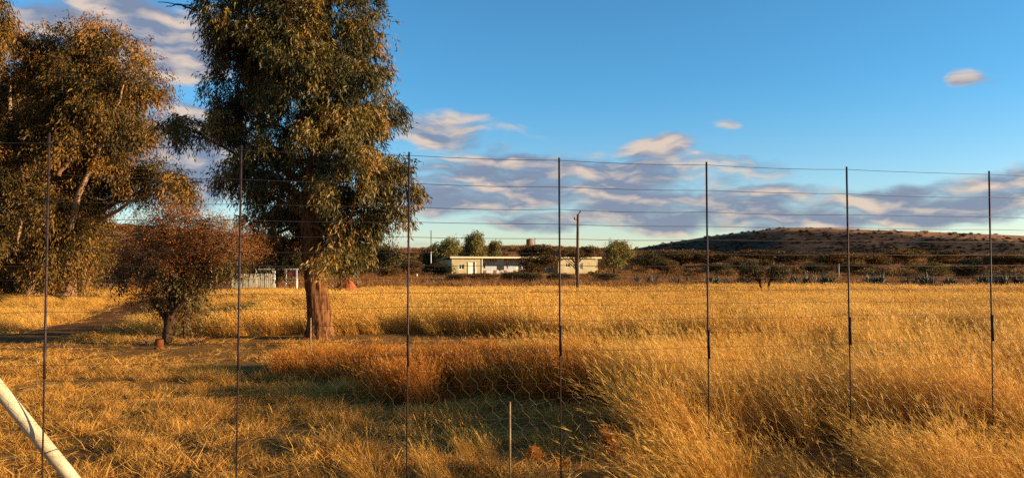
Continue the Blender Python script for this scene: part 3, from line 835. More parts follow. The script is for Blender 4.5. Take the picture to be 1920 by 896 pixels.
left_gum('gum_tree', 'tall olive brown gum tree with a pale trunk and one low limb reaching right', 34.5, (122, 566),
         [(122, 570), (124, 530), (128, 480), (132, 430), (128, 370), (130, 300), (136, 220), (140, 140), (142, 60)],
         [(95, 85, 62, 48), (190, 95, 62, 48), (187, 52, 16, 16), (150, 165, 95, 68), (240, 150, 46, 46), (285, 160, 22, 26), (262, 120, 18, 22), (235, 225, 50, 42), (270, 245, 18, 30), (200, 250, 62, 46), (110, 250, 85, 66),
          (170, 320, 66, 46), (240, 335, 46, 24), (300, 325, 40, 26), (345, 348, 34, 20), (300, 355, 40, 18), (120, 350, 70, 46), (140, 410, 55, 46), (175, 395, 36, 34), (110, 460, 60, 46), (150, 470, 32, 52), (95, 510, 46, 36), (150, 520, 18, 30),
          (60, 130, 36, 50), (150, 270, 70, 50, -2), (120, 180, 60, 50, -2), (100, 390, 60, 50, -2), (190, 200, 60, 50, -1.6)],
         50, M['gum2'], .42, extra=[([(132, 430), (150, 360), (185, 280), (215, 210), (232, 150)], -2.0, .14), ([(110, 330), (135, 290), (150, 260), (185, 240)], -2.6, .10), ([(150, 400), (240, 365), (320, 352), (372, 340)], -.3, .12)])
left_gum('gum_tree', 'dense gum tree with low hanging leaves left of the pale trunked one', 39.0, (55, 562),
         [(60, 566), (58, 530), (52, 460), (46, 380), (40, 300), (30, 220), (26, 150)],
         [(20, 160, 55, 50), (45, 220, 60, 50), (-30, 240, 70, 60), (10, 310, 65, 60), (70, 330, 60, 50), (-50, 340, 60, 60), (20, 400, 65, 55), (75, 430, 55, 50), (20, 480, 60, 45), (60, 510, 52, 34), (-40, 450, 60, 60), (5, 530, 30, 22), (60, 460, 50, 40, -2), (30, 270, 60, 50, -2)],
         60, M['gum2'], .38, extra=[([(30, 470), (34, 420), (48, 395), (60, 380)], -2.8, .09), ([(46, 380), (40, 320), (22, 270), (16, 250)], -2.6, .09)])
left_gum('gum_tree', 'tallest gum tree cut off by the left edge, rising above the others', 31.5, (-70, 575),
         [(-70, 580), (-72, 520), (-70, 430), (-66, 330), (-60, 220), (-50, 110), (-40, 20), (-36, -60)],
         [(-30, 20, 40, 50), (-20, 80, 42, 48), (-70, -40, 60, 60), (-90, 80, 60, 70), (-60, 170, 60, 60), (-120, 220, 80, 80), (-60, 300, 70, 70), (-120, 380, 80, 70), (-60, 450, 50, 50), (-120, -40, 60, 70), (-150, 120, 70, 80)],
         70, M['gum2'], .40)

# --- the small dry acacia in front of the path
def small_tree():
    Y0 = 16.3
    b = at(314, 640, Y0); b = Vector((b.x, Y0, gzs(b.x, Y0)))
    root = empty('acacia_tree', b, 0, 'small reddish brown thorn tree between the left gums and the big drooping tree', 'tree')
    r = np.random.default_rng(8)
    px = [(312, 644), (315, 612), (320, 588), (326, 560), (332, 520), (336, 470)]
    T = np.array([at(x, y, Y0) for x, y in px]) - np.array(b); T[0, 2] = -.12
    ti = np.linspace(0, len(T) - 1, 22)
    TT = np.stack([np.interp(ti, np.arange(len(T)), T[:, k]) for k in range(3)], 1)
    RT = np.interp(ti, np.arange(len(T)), [.10, .085, .08, .065, .05, .03])
    tb = MB()
    tb.tube(TT, RT, 10, rough=.06)
    P2 = np.array([at(x, y, Y0 + .3) for x, y in [(346, 634), (345, 600), (350, 570), (365, 520), (390, 470)]]) - np.array(b)
    tb.tube(P2, np.linspace(.035, .015, 5), 6)
    L = [(330, 395, 55, 20), (385, 405, 48, 24), (290, 410, 42, 22), (262, 432, 40, 24), (440, 442, 42, 28), (478, 458, 24, 16), (462, 430, 24, 14), (340, 440, 80, 34), (255, 475, 46, 28), (235, 500, 28, 14), (400, 480, 62, 34), (320, 510, 70, 30), (272, 548, 46, 26), (345, 562, 46, 30), (455, 462, 24, 20), (300, 566, 22, 12), (365, 520, 50, 30), (300, 460, 70, 30, -.5), (380, 440, 60, 30, -.5)]
    L = [(326 + (q[0] - 326) * .93, 470 + (q[1] - 470) * .93 + 12, q[2] * .95, q[3] * .9, *q[4:]) for q in L]
    lob = local(lobes_from_px(L, Y0, r, 1.25, .4), b)
    for q in lob:
        tgt = np.array(q[:3])
        P = limb(tb, TT, RT, tgt, r, .5, .006, .04, 9, 6)
    tb.obj('trunk', M['barkdark'], root, True)
    wb = MB()
    for q in lob:
        for _ in range(34):
            c0 = np.array(q[:3]) + r.normal(0, .3, 3) * np.array(q[3:])
            u = unit(r.normal(0, 1, 3) + np.array([0, 0, .35])) * np.array(q[3:]) * r.uniform(.8, 1.45)
            wb.tube(curve(c0, np.array(q[:3]) + u, .06, 6, r, .025), np.linspace(.008, .003, 6), 3, caps=False)
    wb.obj('twigs', M['twig'], root)
    cb = MB()
    crown_leaves(cb, lob[:-5], 125, 15, 13, .040, .014, .1, .13, .26, 9, (.1, .9), .3)
    crown_leaves(cb, [lob[-1], lob[-2]], 90, 14, 12, .040, .014, .1, .13, .26, 19, (.1, .9), .3)
    cb.obj('crown', M['acacia'], root)
    gb = MB()
    low = [lob[i] for i in (9, 10, 11, 13, 14)]
    crown_leaves(gb, low, 110, 12, 10, .075, .026, .8, .12, .28, 29, (.1, .9), 1)
    gb.obj('hanging_leaves', M['acaciagreen'], root)
    # dry undergrowth at its foot
    for k, (px_, py_, w_, h_, lab) in enumerate([(285, 636, 62, 20, 'low dark leafy undergrowth at the left foot of the small thorn tree'), (365, 638, 56, 18, 'low brown leafy undergrowth at the right foot of the small thorn tree')]):
        q = at(px_, py_, 16.2); q.z = gzs(q.x, 16.2)
        u = empty('shrub', q, 0, lab, 'shrub')
        a = w_ / F * 16.2 / 1.6; hh = h_ / F * 16.2
        fb = MB()
        crown_leaves(fb, [(0, 0, hh * .5, a, a * .7, hh * .6), (a * .4, .1, hh * .3, a * .6, a * .5, hh * .4)], 34, 8, 8, .06, .02, .3, .1, .22, 90 + k, (0, .7), .4)
        fb.obj('foliage', M['acacia'] if k else M['acaciagreen'], u)
        sb = MB()
        for _ in range(16):
            e = np.array([r.normal(0, a * .6), r.normal(0, a * .4), hh * r.uniform(.6, 1.2)])
            sb.tube(curve((r.normal(0, .08), r.normal(0, .08), -.03), e, .05, 5, r, .02), np.linspace(.009, .003, 5), 4, caps=False)
        sb.obj('stems', M['twig'], u)
small_tree()

# ------------------------------------------------------------------ bushes and trees further off: prototypes, then copies
def proto_bush(kind, seed):
    """unit plant about 1 wide and 1 high, standing on the origin"""
    r = np.random.default_rng(seed)
    tb, cb = MB(), MB()
    if kind == 'umbrella':
        lob = [(r.uniform(-.34, .34), r.uniform(-.34, .34), r.uniform(.5, .84), r.uniform(.15, .24), r.uniform(.15, .24), r.uniform(.10, .17)) for _ in range(9)] + [(0, 0, .82, .3, .3, .12), (.2, -.1, .42, .24, .22, .2), (-.22, -.1, .40, .24, .22, .2)]
        crown_leaves(cb, lob, 1000, 4, 5, .034, .022, .1, .035, .05, seed, (.05, .95), .2)
        mat = M['bushbrown']
    elif kind == 'dome':
        lob = [(r.uniform(-.3, .3), r.uniform(-.3, .3), r.uniform(.2, .7), r.uniform(.18, .27), r.uniform(.18, .27), r.uniform(.16, .24)) for _ in range(9)] + [(0, 0, .45, .42, .42, .4)]
        crown_leaves(cb, lob, 900, 4, 5, .032, .021, .3, .035, .05, seed, (.05, .95), .3)
        mat = M['bushdark']
    elif kind == 'tree':
        lob = [(r.uniform(-.26, .26), r.uniform(-.26, .26), r.uniform(.35, .84), r.uniform(.14, .22), r.uniform(.14, .22), r.uniform(.11, .18)) for _ in range(12)] + [(0, 0, .5, .3, .3, .3)]
        crown_leaves(cb, lob, 1000, 4, 5, .030, .019, .8, .035, .055, seed, (.05, .95), .6)
        mat = M['pepper']
    elif kind == 'thorn':
        lob = [(r.uniform(-.4, .4), r.uniform(-.35, .35), r.uniform(.68, .9), r.uniform(.12, .2), r.uniform(.12, .2), r.uniform(.06, .11)) for _ in range(14)]
        crown_leaves(cb, lob, 1100, 4, 5, .024, .014, .1, .03, .045, seed, (.05, .95), .2)
        mat = M['bushbrown']
    T = np.array([(0, 0, -.08), (.01, 0, .15), (-.01, .01, .35), (0, 0, .6)])
    ti = np.linspace(0, 3, 12)
    TT = np.stack([np.interp(ti, np.arange(4), T[:, k]) for k in range(3)], 1); RT = np.linspace(.034, .016, 12)
    tb.tube(TT, RT, 8, rough=.05)
    for q in lob: limb(tb, TT, RT, np.array(q[:3]), r, .6, .004, .01, 7, 5)
    return tb.mesh(kind + '_trunk', M['barkdark'], True), cb.mesh(kind + '_crown', mat)

PROTO = {}
for kd, n in (('umbrella', 3), ('dome', 3), ('tree', 3), ('thorn', 2)):
    PROTO[kd] = [proto_bush(kd, 300 + 17 * i + len(kd) * 101) for i in range(n)]
_pc = {}
G1 = 'thorn bushes on the slope below the hill'
def plant(name, kind, cx, w, top, Y, label, cat, group=None, sink=0.0, base=None):
    """a plant at pixel column cx, w pixels wide, reaching up to pixel row top, Y metres away"""
    k = _pc.get(kind, 0); _pc[kind] = k + 1
    tm, cm = PROTO[kind][k % len(PROTO[kind])]
    p = at(cx, top, Y)
    z = gzs(p.x, Y) - sink
    wm = w / F * Y; hm = max(.6, (p.z - z)) * 1.04
    o = empty(name, (p.x, Y, z), (k * 2.4) % 6.28, label, cat, group)
    k2 = 1.3 if group == G1 else 1.12
    o.scale = (wm * k2, wm * k2, hm * (1.12 if group == G1 else 1.05))
    link('trunk', tm, o); link('crown', cm, o)
    return o

G1 = 'thorn bushes on the slope below the hill'
RB = [  # cx, width, top, distance, kind, label
    (1212, 62, 474, 150, 'dome', 'near black bush directly right of the pale tree at the farmhouse end'),
    (1275, 84, 472, 168, 'umbrella', 'wide olive brown bush left of the third post from the right'),
    (1252, 44, 491, 98, 'umbrella', 'small pale brown bush in front of the wide olive bush'),
    (1330, 66, 478, 170, 'umbrella', 'brown bush seen right behind the third post from the right'),
    (1383, 52, 476, 220, 'dome', 'small dark bush between two brown ones, right of the third post from the right'),
    (1447, 108, 473, 160, 'umbrella', 'broad flat topped bush above the dark twin stemmed tree'),
    (1503, 60, 479, 190, 'umbrella', 'brown bush just right of the broad flat topped bush'),
    (1538, 62, 473, 232, 'dome', 'distant dark bush left of the second post from the right'),
    (1578, 76, 478, 140, 'umbrella', 'olive bush with a dark underside at the second post from the right'),
    (1637, 62, 478, 150, 'umbrella', 'rounded bush left of the biggest one between the two rightmost posts'),
    (1697, 80, 470, 160, 'umbrella', 'biggest rounded bush between the two rightmost posts'),
    (1762, 72, 473, 180, 'umbrella', 'rounded bush just right of the biggest one between the two rightmost posts'),
    (1802, 58, 479, 205, 'umbrella', 'faint bush left of the rightmost post, higher on the slope'),
    (1838, 62, 483, 150, 'dome', 'dark bush left behind the rightmost post'),
    (1890, 92, 479, 130, 'umbrella', 'wide brown bush right of the rightmost post at the photo edge'),
    (1660, 60, 468, 262, 'dome', 'small far bush highest on the slope between the two rightmost posts'),
    (1310, 60, 469, 285, 'dome', 'small far bush highest on the slope at the third post from the right'),
    (1240, 44, 470, 260, 'dome', 'small far bush on the slope above the near black bush'),
    (1750, 52, 495, 96, 'tree', 'pale greenish bush low on the slope behind the agaves'),
    (1815, 48, 504, 84, 'umbrella', 'low brown bush at the foot of the slope left of the rightmost post'),
    (1405, 58, 490, 120, 'umbrella', 'low brown bush at the foot of the slope left of the dark twin stemmed tree'),
    (1345, 46, 494, 110, 'dome', 'low dark bush near the agaves right of the third post from the right'),
    (1600, 54, 494, 112, 'umbrella', 'low brown bush at the slope foot right of the second post from the right'),
    (1530, 52, 492, 118, 'dome', 'low dark bush behind the agaves left of the second post from the right'),
    (1960, 80, 480, 150, 'umbrella', 'brown bush cut by the right edge of the photo')]
for cx, w_, top, Y, kd, lab in RB:
    plant('thorn_bush', kd, cx, w_, top, Y, lab, 'bush', G1)
plant('pepper_tree', 'tree', 1152, 70, 455, 122, 'pale green rounded tree at the right end of the farmhouse', 'tree')
G2 = 'trees behind the farmhouse'
plant('dense_tree', 'tree', 835, 58, 447, 136, 'rounded olive tree behind the left end of the farmhouse', 'tree', G2)
plant('dense_tree', 'dome', 808, 40, 462, 142, 'dark low tree left of the olive tree, at the thin pole', 'tree', G2)
plant('dense_tree', 'tree', 890, 54, 436, 140, 'tallest dark tree behind the farmhouse roof', 'tree', G2)
plant('dense_tree', 'tree', 924, 40, 454, 143, 'smaller tree right of the tallest one behind the farmhouse roof', 'tree', G2)
plant('dense_tree', 'dome', 868, 60, 466, 147, 'dark thicket filling the gap between the two trees behind the roof', 'tree', G2)
plant('dense_tree', 'dome', 724, 78, 449, 100, 'round near black tree right of the big gum, left of the farmhouse', 'tree')
plant('dense_tree', 'dome', 680, 70, 462, 104, 'dark tree half hidden behind the hanging leaves of the big gum', 'tree')
G3 = 'bushes round the farmhouse'
plant('bush', 'dome', 830, 62, 491, 104, 'dark bush against the left end wall of the farmhouse', 'bush', G3)
plant('bush', 'umbrella', 1012, 74, 481, 94, 'big brown domed bush hiding the middle of the farmhouse veranda', 'bush', G3)
plant('bush', 'umbrella', 1010, 90, 462, 135, 'brown bush showing above the farmhouse roof', 'bush', G3)
plant('thorn_tree', 'thorn', 1080, 80, 466, 99, 'flat topped thorn tree with a bare trunk before the right part of the farmhouse', 'tree', G3)
plant('bush', 'dome', 968, 52, 508, 78, 'low dark bush below the veranda wall', 'bush', G3)
plant('bush', 'dome', 995, 44, 510, 74, 'low dark bush at the foot of the big domed bush', 'bush', G3)
plant('bush', 'umbrella', 905, 60, 513, 76, 'low reddish bush in front of the white veranda post', 'bush', G3)
plant('bush', 'umbrella', 860, 54, 514, 74, 'low reddish bush in front of the left end of the farmhouse', 'bush', G3)
plant('bush', 'dome', 1140, 50, 512, 70, 'low dark bush right of the utility pole at the edge of the field', 'bush', G3)
plant('bush', 'dome', 1050, 54, 510, 76, 'low dark bush left of the utility pole at the edge of the field', 'bush', G3)
plant('bush', 'umbrella', 772, 46, 491, 96, 'brown bush right behind the third post from the left', 'bush', G3)
plant('bush', 'umbrella', 735, 60, 503, 84, 'low brown bush in front of the round near black tree', 'bush', G3)
G4 = 'thorn bushes beyond the left trees'
plant('thorn_bush', 'umbrella', 178, 84, 452, 68, 'olive brown bush left of the small thorn tree', 'bush', G4)
plant('thorn_bush', 'umbrella', 225, 60, 470, 100, 'brown bush far behind the left side of the small thorn tree', 'bush', G4)
plant('thorn_bush', 'umbrella', 420, 84, 468, 82, 'brown bush behind the right side of the small thorn tree', 'bush', G4)
plant('thorn_bush', 'dome', 480, 80, 466, 86, 'dark bush behind the pale paling fence', 'bush', G4)
plant('thorn_bush', 'dome', 550, 70, 470, 90, 'dark bush behind the big gum trunk', 'bush', G4)
plant('thorn_bush', 'umbrella', 640, 60, 500, 84, 'low brown bush behind the red soil mound', 'bush', G4)
plant('thorn_bush', 'umbrella', 60, 120, 470, 80, 'brown bush behind the trunks of the left gums', 'bush', G4)

# dark twin-stemmed little tree standing in the field on the right
def twin_tree():
    Y0 = 44.0
    p = at(1432, 552, Y0); z = gzs(p.x, Y0)
    root = empty('thorn_tree', (p.x, Y0, z), 0, 'dark flat crowned tree on two thin stems in the golden field on the right', 'tree')
    r = np.random.default_rng(77)
    lob = [(r.uniform(-1.1, 1.1), r.uniform(-.8, .8), r.uniform(.85, 1.5), r.uniform(.4, .6), r.uniform(.4, .6), r.uniform(.2, .32)) for _ in range(11)]
    tb = MB()
    for sx in (-.16, .26):
        T = np.array([(sx, 0, -.1), (sx + .02, 0, .3), (sx * 1.3, .05, .6), (sx * 1.8, .05, .95)])
        tb.tube(T, (.085, .07, .065, .05), 8, rough=.05)
        for q in lob:
            if (q[0] > 0) == (sx > 0): tb.tube(curve(T[2], q[:3], .05, 6, r, .02), np.linspace(.035, .01, 6), 5, caps=False)
    tb.obj('trunk', M['barkdark'], root, True)
    cb = MB()
    crown_leaves(cb, lob, 90, 8, 8, .075, .035, .3, .09, .18, 78, (.0, .7), .4)
    cb.obj('crown', M['bushdark'], root)
twin_tree()

# --- agaves along the far edge of the field
def agave_mesh(seed):
    r = np.random.default_rng(seed)
    mb = MB()
    for ros in range(4):
        ox, oy = (0, 0) if ros == 0 else (r.normal(0, .3), r.normal(0, .25))
        sc = 1.0 if ros == 0 else r.uniform(.6, .95)
        for k in range(17):
            a = r.uniform(0, 6.28); el = R(r.uniform(25, 85)); L = sc * r.uniform(.65, 1.05)
            d = np.array([math.cos(a) * math.cos(el), math.sin(a) * math.cos(el), math.sin(el)])
            s = unit(np.cross(d, (0, 0, 1.0))); up = np.cross(s, d)
            ts = np.linspace(0, 1, 6)
            C = np.array([ox, oy, -.03]) + d * (ts * L)[:, None] + up * (-.10 * ts ** 2 * L)[:, None]
            wd = np.interp(ts, [0, .35, 1], [.05, .075, .004]) * sc
            A = C - s * wd[:, None]; B = C + s * wd[:, None]; D = C - up * (wd * .45)[:, None]
            V = np.stack([A, D, B], 1).reshape(-1, 3)
            Fq = []
            for i in range(5):
                o = i * 3
                Fq += [(o, o + 1, o + 4, o + 3), (o + 1, o + 2, o + 5, o + 4), (o + 2, o, o + 3, o + 5)]
            mb.add(V, Fq, r.uniform(.1, 1.0))
    return mb.mesh('agave', M['agave'], True)
AG = [agave_mesh(500 + i) for i in range(4)]
G5 = 'agaves along the far edge of the field'
AGL = [(817, 34, 511, 62, 'lone dark agave left of the farmhouse at the field edge'),
       (1193, 30, 511, 66, 'agave at the left end of the row, under the near black bush'),
       (1222, 32, 508, 64, 'tall leaved agave with pale tips, second in the row after the near black bush'),
       (1264, 22, 514, 64, 'small pale agave in front of the small pale brown bush'),
       (1291, 20, 513, 66, 'small dark agave left of the third post from the right'),
       (1332, 36, 511, 62, 'wide dark agave clump just right of the third post from the right'),
       (1362, 26, 512, 64, 'agave right beside the wide dark clump'),
       (1394, 28, 511, 62, 'pale agave just left of the dark twin stemmed tree'),
       (1492, 32, 507, 62, 'first agave right of the dark twin stemmed tree'),
       (1513, 26, 505, 64, 'second agave right of the dark twin stemmed tree'),
       (1552, 44, 503, 62, 'widest agave clump, beside the white post left of the second post from the right'),
       (1628, 24, 507, 63, 'dark half of the agave pair right of the second post from the right'),
       (1652, 38, 504, 61, 'pale splayed half of the agave pair right of the second post from the right'),
       (1699, 20, 514, 62, 'smallest dark agave midway between the two rightmost posts'),
       (1740, 40, 503, 61, 'tall pale agave left of the low pair before the rightmost post'),
       (1780, 32, 512, 62, 'low agave between the tall pale one and the rightmost post'),
       (1848, 30, 508, 61, 'agave right behind the rightmost post'),
       (1884, 38, 505, 62, 'dark agave clump just right of the rightmost post'),
       (1918, 28, 510, 62, 'agave cut by the right edge of the photo')]
for i, (cx, w_, top, Y, lab) in enumerate(AGL):
    p = at(cx, top, Y); z = gzs(p.x, Y)
    o = link('agave_plant', AG[i % 4])
    o.location = (p.x, Y, z); o.rotation_euler = (0, 0, i * 1.7)
    wm = w_ / F * Y
    o.scale = (wm / 1.25, wm / 1.25, max(.5, p.z - z) / .98)
    tag(o, lab, 'agave', G5)

# --- bush cover: far rise and hill, too many to count
def clump_mesh(seed, mat):
    r = np.random.default_rng(seed)
    mb = MB()
    crown_leaves(mb, [(0, 0, .45, .5, .5, .42), (.3, .1, .3, .35, .35, .3)], 170, 5, 5, .10, .07, .1, .12, .15, seed, (.0, .9), .2)
    return mb.mesh('clump', mat)
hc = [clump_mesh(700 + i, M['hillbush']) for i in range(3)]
vc = [clump_mesh(720 + i, M['bushbrown']) for i in range(3)]
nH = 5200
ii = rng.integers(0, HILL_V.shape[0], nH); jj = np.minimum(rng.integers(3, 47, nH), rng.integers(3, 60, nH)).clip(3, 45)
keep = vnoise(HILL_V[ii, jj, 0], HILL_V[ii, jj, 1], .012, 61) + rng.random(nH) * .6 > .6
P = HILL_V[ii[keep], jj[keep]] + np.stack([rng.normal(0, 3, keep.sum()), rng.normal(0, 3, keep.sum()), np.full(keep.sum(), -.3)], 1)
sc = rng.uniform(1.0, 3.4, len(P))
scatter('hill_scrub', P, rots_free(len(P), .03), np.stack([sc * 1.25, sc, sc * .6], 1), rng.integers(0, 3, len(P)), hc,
        'scrub coloured dark to stand for shade, covering the flank and crest of the long hill', 'scrub')
X, Y = wedge(60, 335, .042, .8, 10)
k = rng.random(len(X)) < 1.7 * vnoise(X * .5, Y, .05, 62) - .35
X, Y = X[k], Y[k]
sc = rng.uniform(.7, 2.3, len(X)) * np.interp(Y, [60, 120], [.8, 1.15])
scatter('slope_scrub', np.stack([X, Y, gz(X, Y) - .15], 1), rots_free(len(X), .03), np.stack([sc * 1.2, sc, sc * .55], 1), rng.integers(0, 3, len(X)), vc,
        'low brown scrub dotted over the far reddish slope', 'scrub')

# ------------------------------------------------------------------ farmhouse
def farmhouse():
    d0 = at(847, 517, 110.0); z0 = gzs(d0.x, 112.0) - .05
    ang = R(24.0)
    root = empty('farmhouse', (d0.x, 110.0, z0), ang, 'long low cream farmhouse with a flat white edged roof and shaded veranda', 'house')
    LEN, H, DEP = 20.9, 2.42, 5.2
    root.scale = (1.12, 1, 1)
    # the walls, in the house's own frame: x along the front, y to the back
    mb = MB()
    T = .22
    def front(x0, x1, z0=0, z1=H, y=0.0, m=None): (m or mb).box(((x0 + x1) / 2, y + T / 2, (z0 + z1) / 2 - .0), (x1 - x0, T, z1 - z0))
    # left room with openings for one window and one door
    front(0, .95, z1=H - .003); front(.95, 1.65, 0, 1.05); front(.95, 1.65, 1.75, H - .003); front(1.65, 2.3, z1=H - .003); front(2.3, 3.05, 2.02, H - .003); front(3.05, 3.9, z1=H - .003)
    front(14.9, 16.0, z1=H - .003); front(16.0, 16.7, 0, 1.3); front(16.0, 16.7, 1.9, H - .003); front(16.7, 18.1, z1=H - .003); front(18.1, 18.6, 0, .95); front(18.1, 18.6, 1.9, H - .003); front(18.6, LEN, z1=H - .003)
    mb.box((T / 2, DEP / 2 + T / 2, H / 2), (T, DEP - T - .01, H)); mb.box((LEN - T / 2, DEP / 2 + T / 2, H / 2), (T, DEP - T - .01, H))
    mb.box((LEN / 2, DEP + T / 2, H / 2), (LEN, T, H))
    mb.box((3.79, 1.49 + T / 2, H / 2 - .01), (T, 2.95, H - .02)); mb.box((15.01, 1.49 + T / 2, H / 2 - .01), (T, 2.95, H - .02))
    mb.obj('wall', M['wall'], root)
    vb = MB()
    segs = [(3.91, 5.1, 0, H), (5.1, 5.6, 0, 1.1), (5.1, 5.6, 1.95, H), (5.6, 7.9, 0, H), (7.9, 8.25, 0, 1.1), (7.9, 8.25, 1.95, H), (8.25, 8.5, 0, H), (8.5, 8.85, 0, 1.1), (8.5, 8.85, 1.95, H), (8.85, 10.0, 0, H), (10.0, 10.75, 2.02, H), (10.75, 14.89, 0, H)]
    for a, b, c, d in segs: front(a, b, c, d - .01, 3.0, vb)
    vb.obj('veranda_wall', M['whitewall'], root)
    def window(x0, x1, zb, zt, y):
        f = MB(); fw = .06
        for (xa, xb, za, zc) in ((x0, x0 + fw, zb, zt), (x1 - fw, x1, zb, zt), (x0 + fw, x1 - fw, zb, zb + fw), (x0 + fw, x1 - fw, zt - fw, zt), ((x0 + x1) / 2 - .02, (x0 + x1) / 2 + .02, zb + fw, zt - fw)):
            f.box(((xa + xb) / 2, y + .10, (za + zc) / 2), (xb - xa, .08, zc - za))
        fo = f.obj('window', M['white'], root)
        g = MB(); g.box(((x0 + x1) / 2, y + .16, (zb + zt) / 2), (x1 - x0 - .004, .012, zt - zb - .004)); g.obj('pane', M['glass'], fo)
    for q in ((.95, 1.65, 1.05, 1.75, 0), (16.0, 16.7, 1.3, 1.9, 0), (18.1, 18.6, .95, 1.9, 0), (5.1, 5.6, 1.1, 1.95, 3.0), (7.9, 8.25, 1.1, 1.95, 3.0), (8.5, 8.85, 1.1, 1.95, 3.0)): window(*q)
    for x0, x1, y in ((2.3, 3.05, 0), (10.0, 10.75, 3.0)):
        d = MB(); d.box(((x0 + x1) / 2, y + .1, 1.0), (x1 - x0 - .01, .05, 2.02)); do = d.obj('door', M['white'], root)
        h = MB(); h.tube([(x1 - .14, y + .072, 1.0), (x1 - .14, y + .02, 1.0), (x1 - .26, y + .02, 1.0)], .014, 6); h.obj('handle', M['steel'], do)
    rb = MB()
    sl = -.16
    P = np.array([(-.35, -.45, H + .02), (LEN + .35, -.45, H + .02), (LEN + .35, DEP + .6, H - .45), (-.35, DEP + .6, H - .45)])
    P[:, 2] += .32
    V = np.concatenate([P, P + (0, 0, .05)])
    rb.add(V, [(3, 2, 1, 0), (4, 5, 6, 7), (0, 1, 5, 4), (1, 2, 6, 5), (2, 3, 7, 6), (3, 0, 4, 7)])
    ro = rb.obj('roof', plain('roof_sheet', (.40, .36, .30), .6, .2, scale=2), root)
    fb = MB(); fb.box((LEN / 2, -.472, H + .29), (LEN + .74, .04, .22)); fb.obj('fascia', M['fascia'], ro)
    gb = MB()                                                                    # wall strip up to the roof
    gb.box((1.95, T / 2 - .003, H + .13), (3.9, T - .02, .26)); gb.obj('wall_plate', M['wall'], root)
    gb = MB(); gb.box(((14.9 + LEN) / 2, T / 2 - .003, H + .13), (LEN - 14.9, T - .02, .26)); gb.obj('wall_plate', M['wall'], root)
    # veranda posts, low brick piers with white panels between, hanging dark blind
    for x in (4.05, 6.9, 9.6, 12.2):
        p = MB(); p.box((x, -.05, H / 2 + .1), (.11, .11, H + .2)); p.obj('veranda_post', M['white'], root)
    for x in (4.45, 5.85, 7.25, 8.65, 10.05):
        p = MB(); p.box((x, .03, .42), (.32, .28, .84)); p.box((x, .03, .865), (.38, .34, .05)); p.obj('pier', M['brick'], root)
    for a in (4.62, 6.02, 7.42, 8.82):
        p = MB()
        for k in range(6): p.box((a + .10 + k * .195, .03, .41), (.085, .06, .62))
        p.box((a + .59, .03, .745), (1.05, .08, .05)); p.box((a + .59, .03, .09), (1.05, .08, .05))
        p.obj('balustrade', M['white'], root)
    b = MB(); b.box((6.5, -.2, 1.72), (1.0, .05, 1.5)); b.tube([(6.0, -.2, .96), (7.0, -.2, .96)], .04, 6); b.obj('blind', M['blind'], root)
    p = MB()
    for x in (2.18, 3.14): p.box((x, -.03, 1.05), (.12, .10, 2.1))
    p.obj('door_frame', M['white'], root)
farmhouse()

def simple_post(name, px, py0, py1, Y, r, mat, label, cat='post', lean=0.0, group=None):
    a = at(px, py1, Y); t = at(px + lean, py0, Y)
    z = gzs(a.x, Y)
    o = empty(name, (a.x, Y, z), 0, label, cat, group)
    mb = MB()
    h = t.z - z
    mb.tube([(0, 0, -.3), (0, 0, h * .5), (t.x - a.x, 0, h)], (r, r * .97, r * .93), 10)
    mb.obj('shaft', mat, o, True)
    c = MB(); c.tube([(t.x - a.x, 0, h - .005), (t.x - a.x, 0, h + r * .6)], (r * 1.25, r * .9), 10); c.obj('cap', mat, o, True)
    return o, h
simple_post('fence_post', 891, 505, 522, 106, .13, M['white'], 'white post standing in front of the farmhouse door')
simple_post('fence_post', 781, 499, 517, 98, .17, M['white'], 'pale short post left of the farmhouse, under the thin pole')
simple_post('fence_post', 764, 526, 550, 50, .09, M['white'], 'pale post at the field edge right behind the third post from the left')
simple_post('fence_post', 1573, 495, 512, 84, .04, M['palegreen'], 'thin white post among the agaves by the second post from the right')
simple_post('fence_post', 395, 500, 540, 55, .10, M['white'], 'tall pale post left of the paling fence')
simple_post('fence_post', 371, 522, 541, 55, .08, M['white'], 'short pale post left of the tall pale post')
simple_post('fence_post', 556, 524, 544, 52, .085, M['white'], 'white post right of the paling fence, beside the big gum trunk')

def utility_pole():
    Y0 = 46.0
    p = at(1083, 552, Y0); z = gzs(p.x, Y0); h = at(1084, 402, Y0).z - z
    o = empty('utility_pole', (p.x, Y0, z), 0, 'wooden utility pole with a small bracket on top, standing in the field before the farmhouse', 'pole')
    mb = MB(); mb.tube([(0, 0, -.5), (0, 0, h * .3), (.01, 0, h * .7), (.03, 0, h)], (.09, .085, .078, .072), 12, rough=.01); mb.obj('shaft', M['pole'], o, True)
    b = MB(); b.tube([(.03, -.02, h - .04), (.10, -.02, h + .08), (.16, -.02, h + .12)], .03, 6); b.obj('bracket', M['steel'], o)
    b = MB(); b.box((-.10, -.11, h - .30), (.22, .06, .05)); b.obj('bracket', M['steel'], o)
    for (x, zz) in ((.16, h + .12), (-.18, h - .27)):
        i = MB(); i.tube([(x, -.05, zz), (x, -.05, zz + .05), (x, -.05, zz + .07), (x, -.05, zz + .12)], (.03, .045, .03, .035), 8); i.obj('insulator', M['steel'], o, True)
utility_pole()

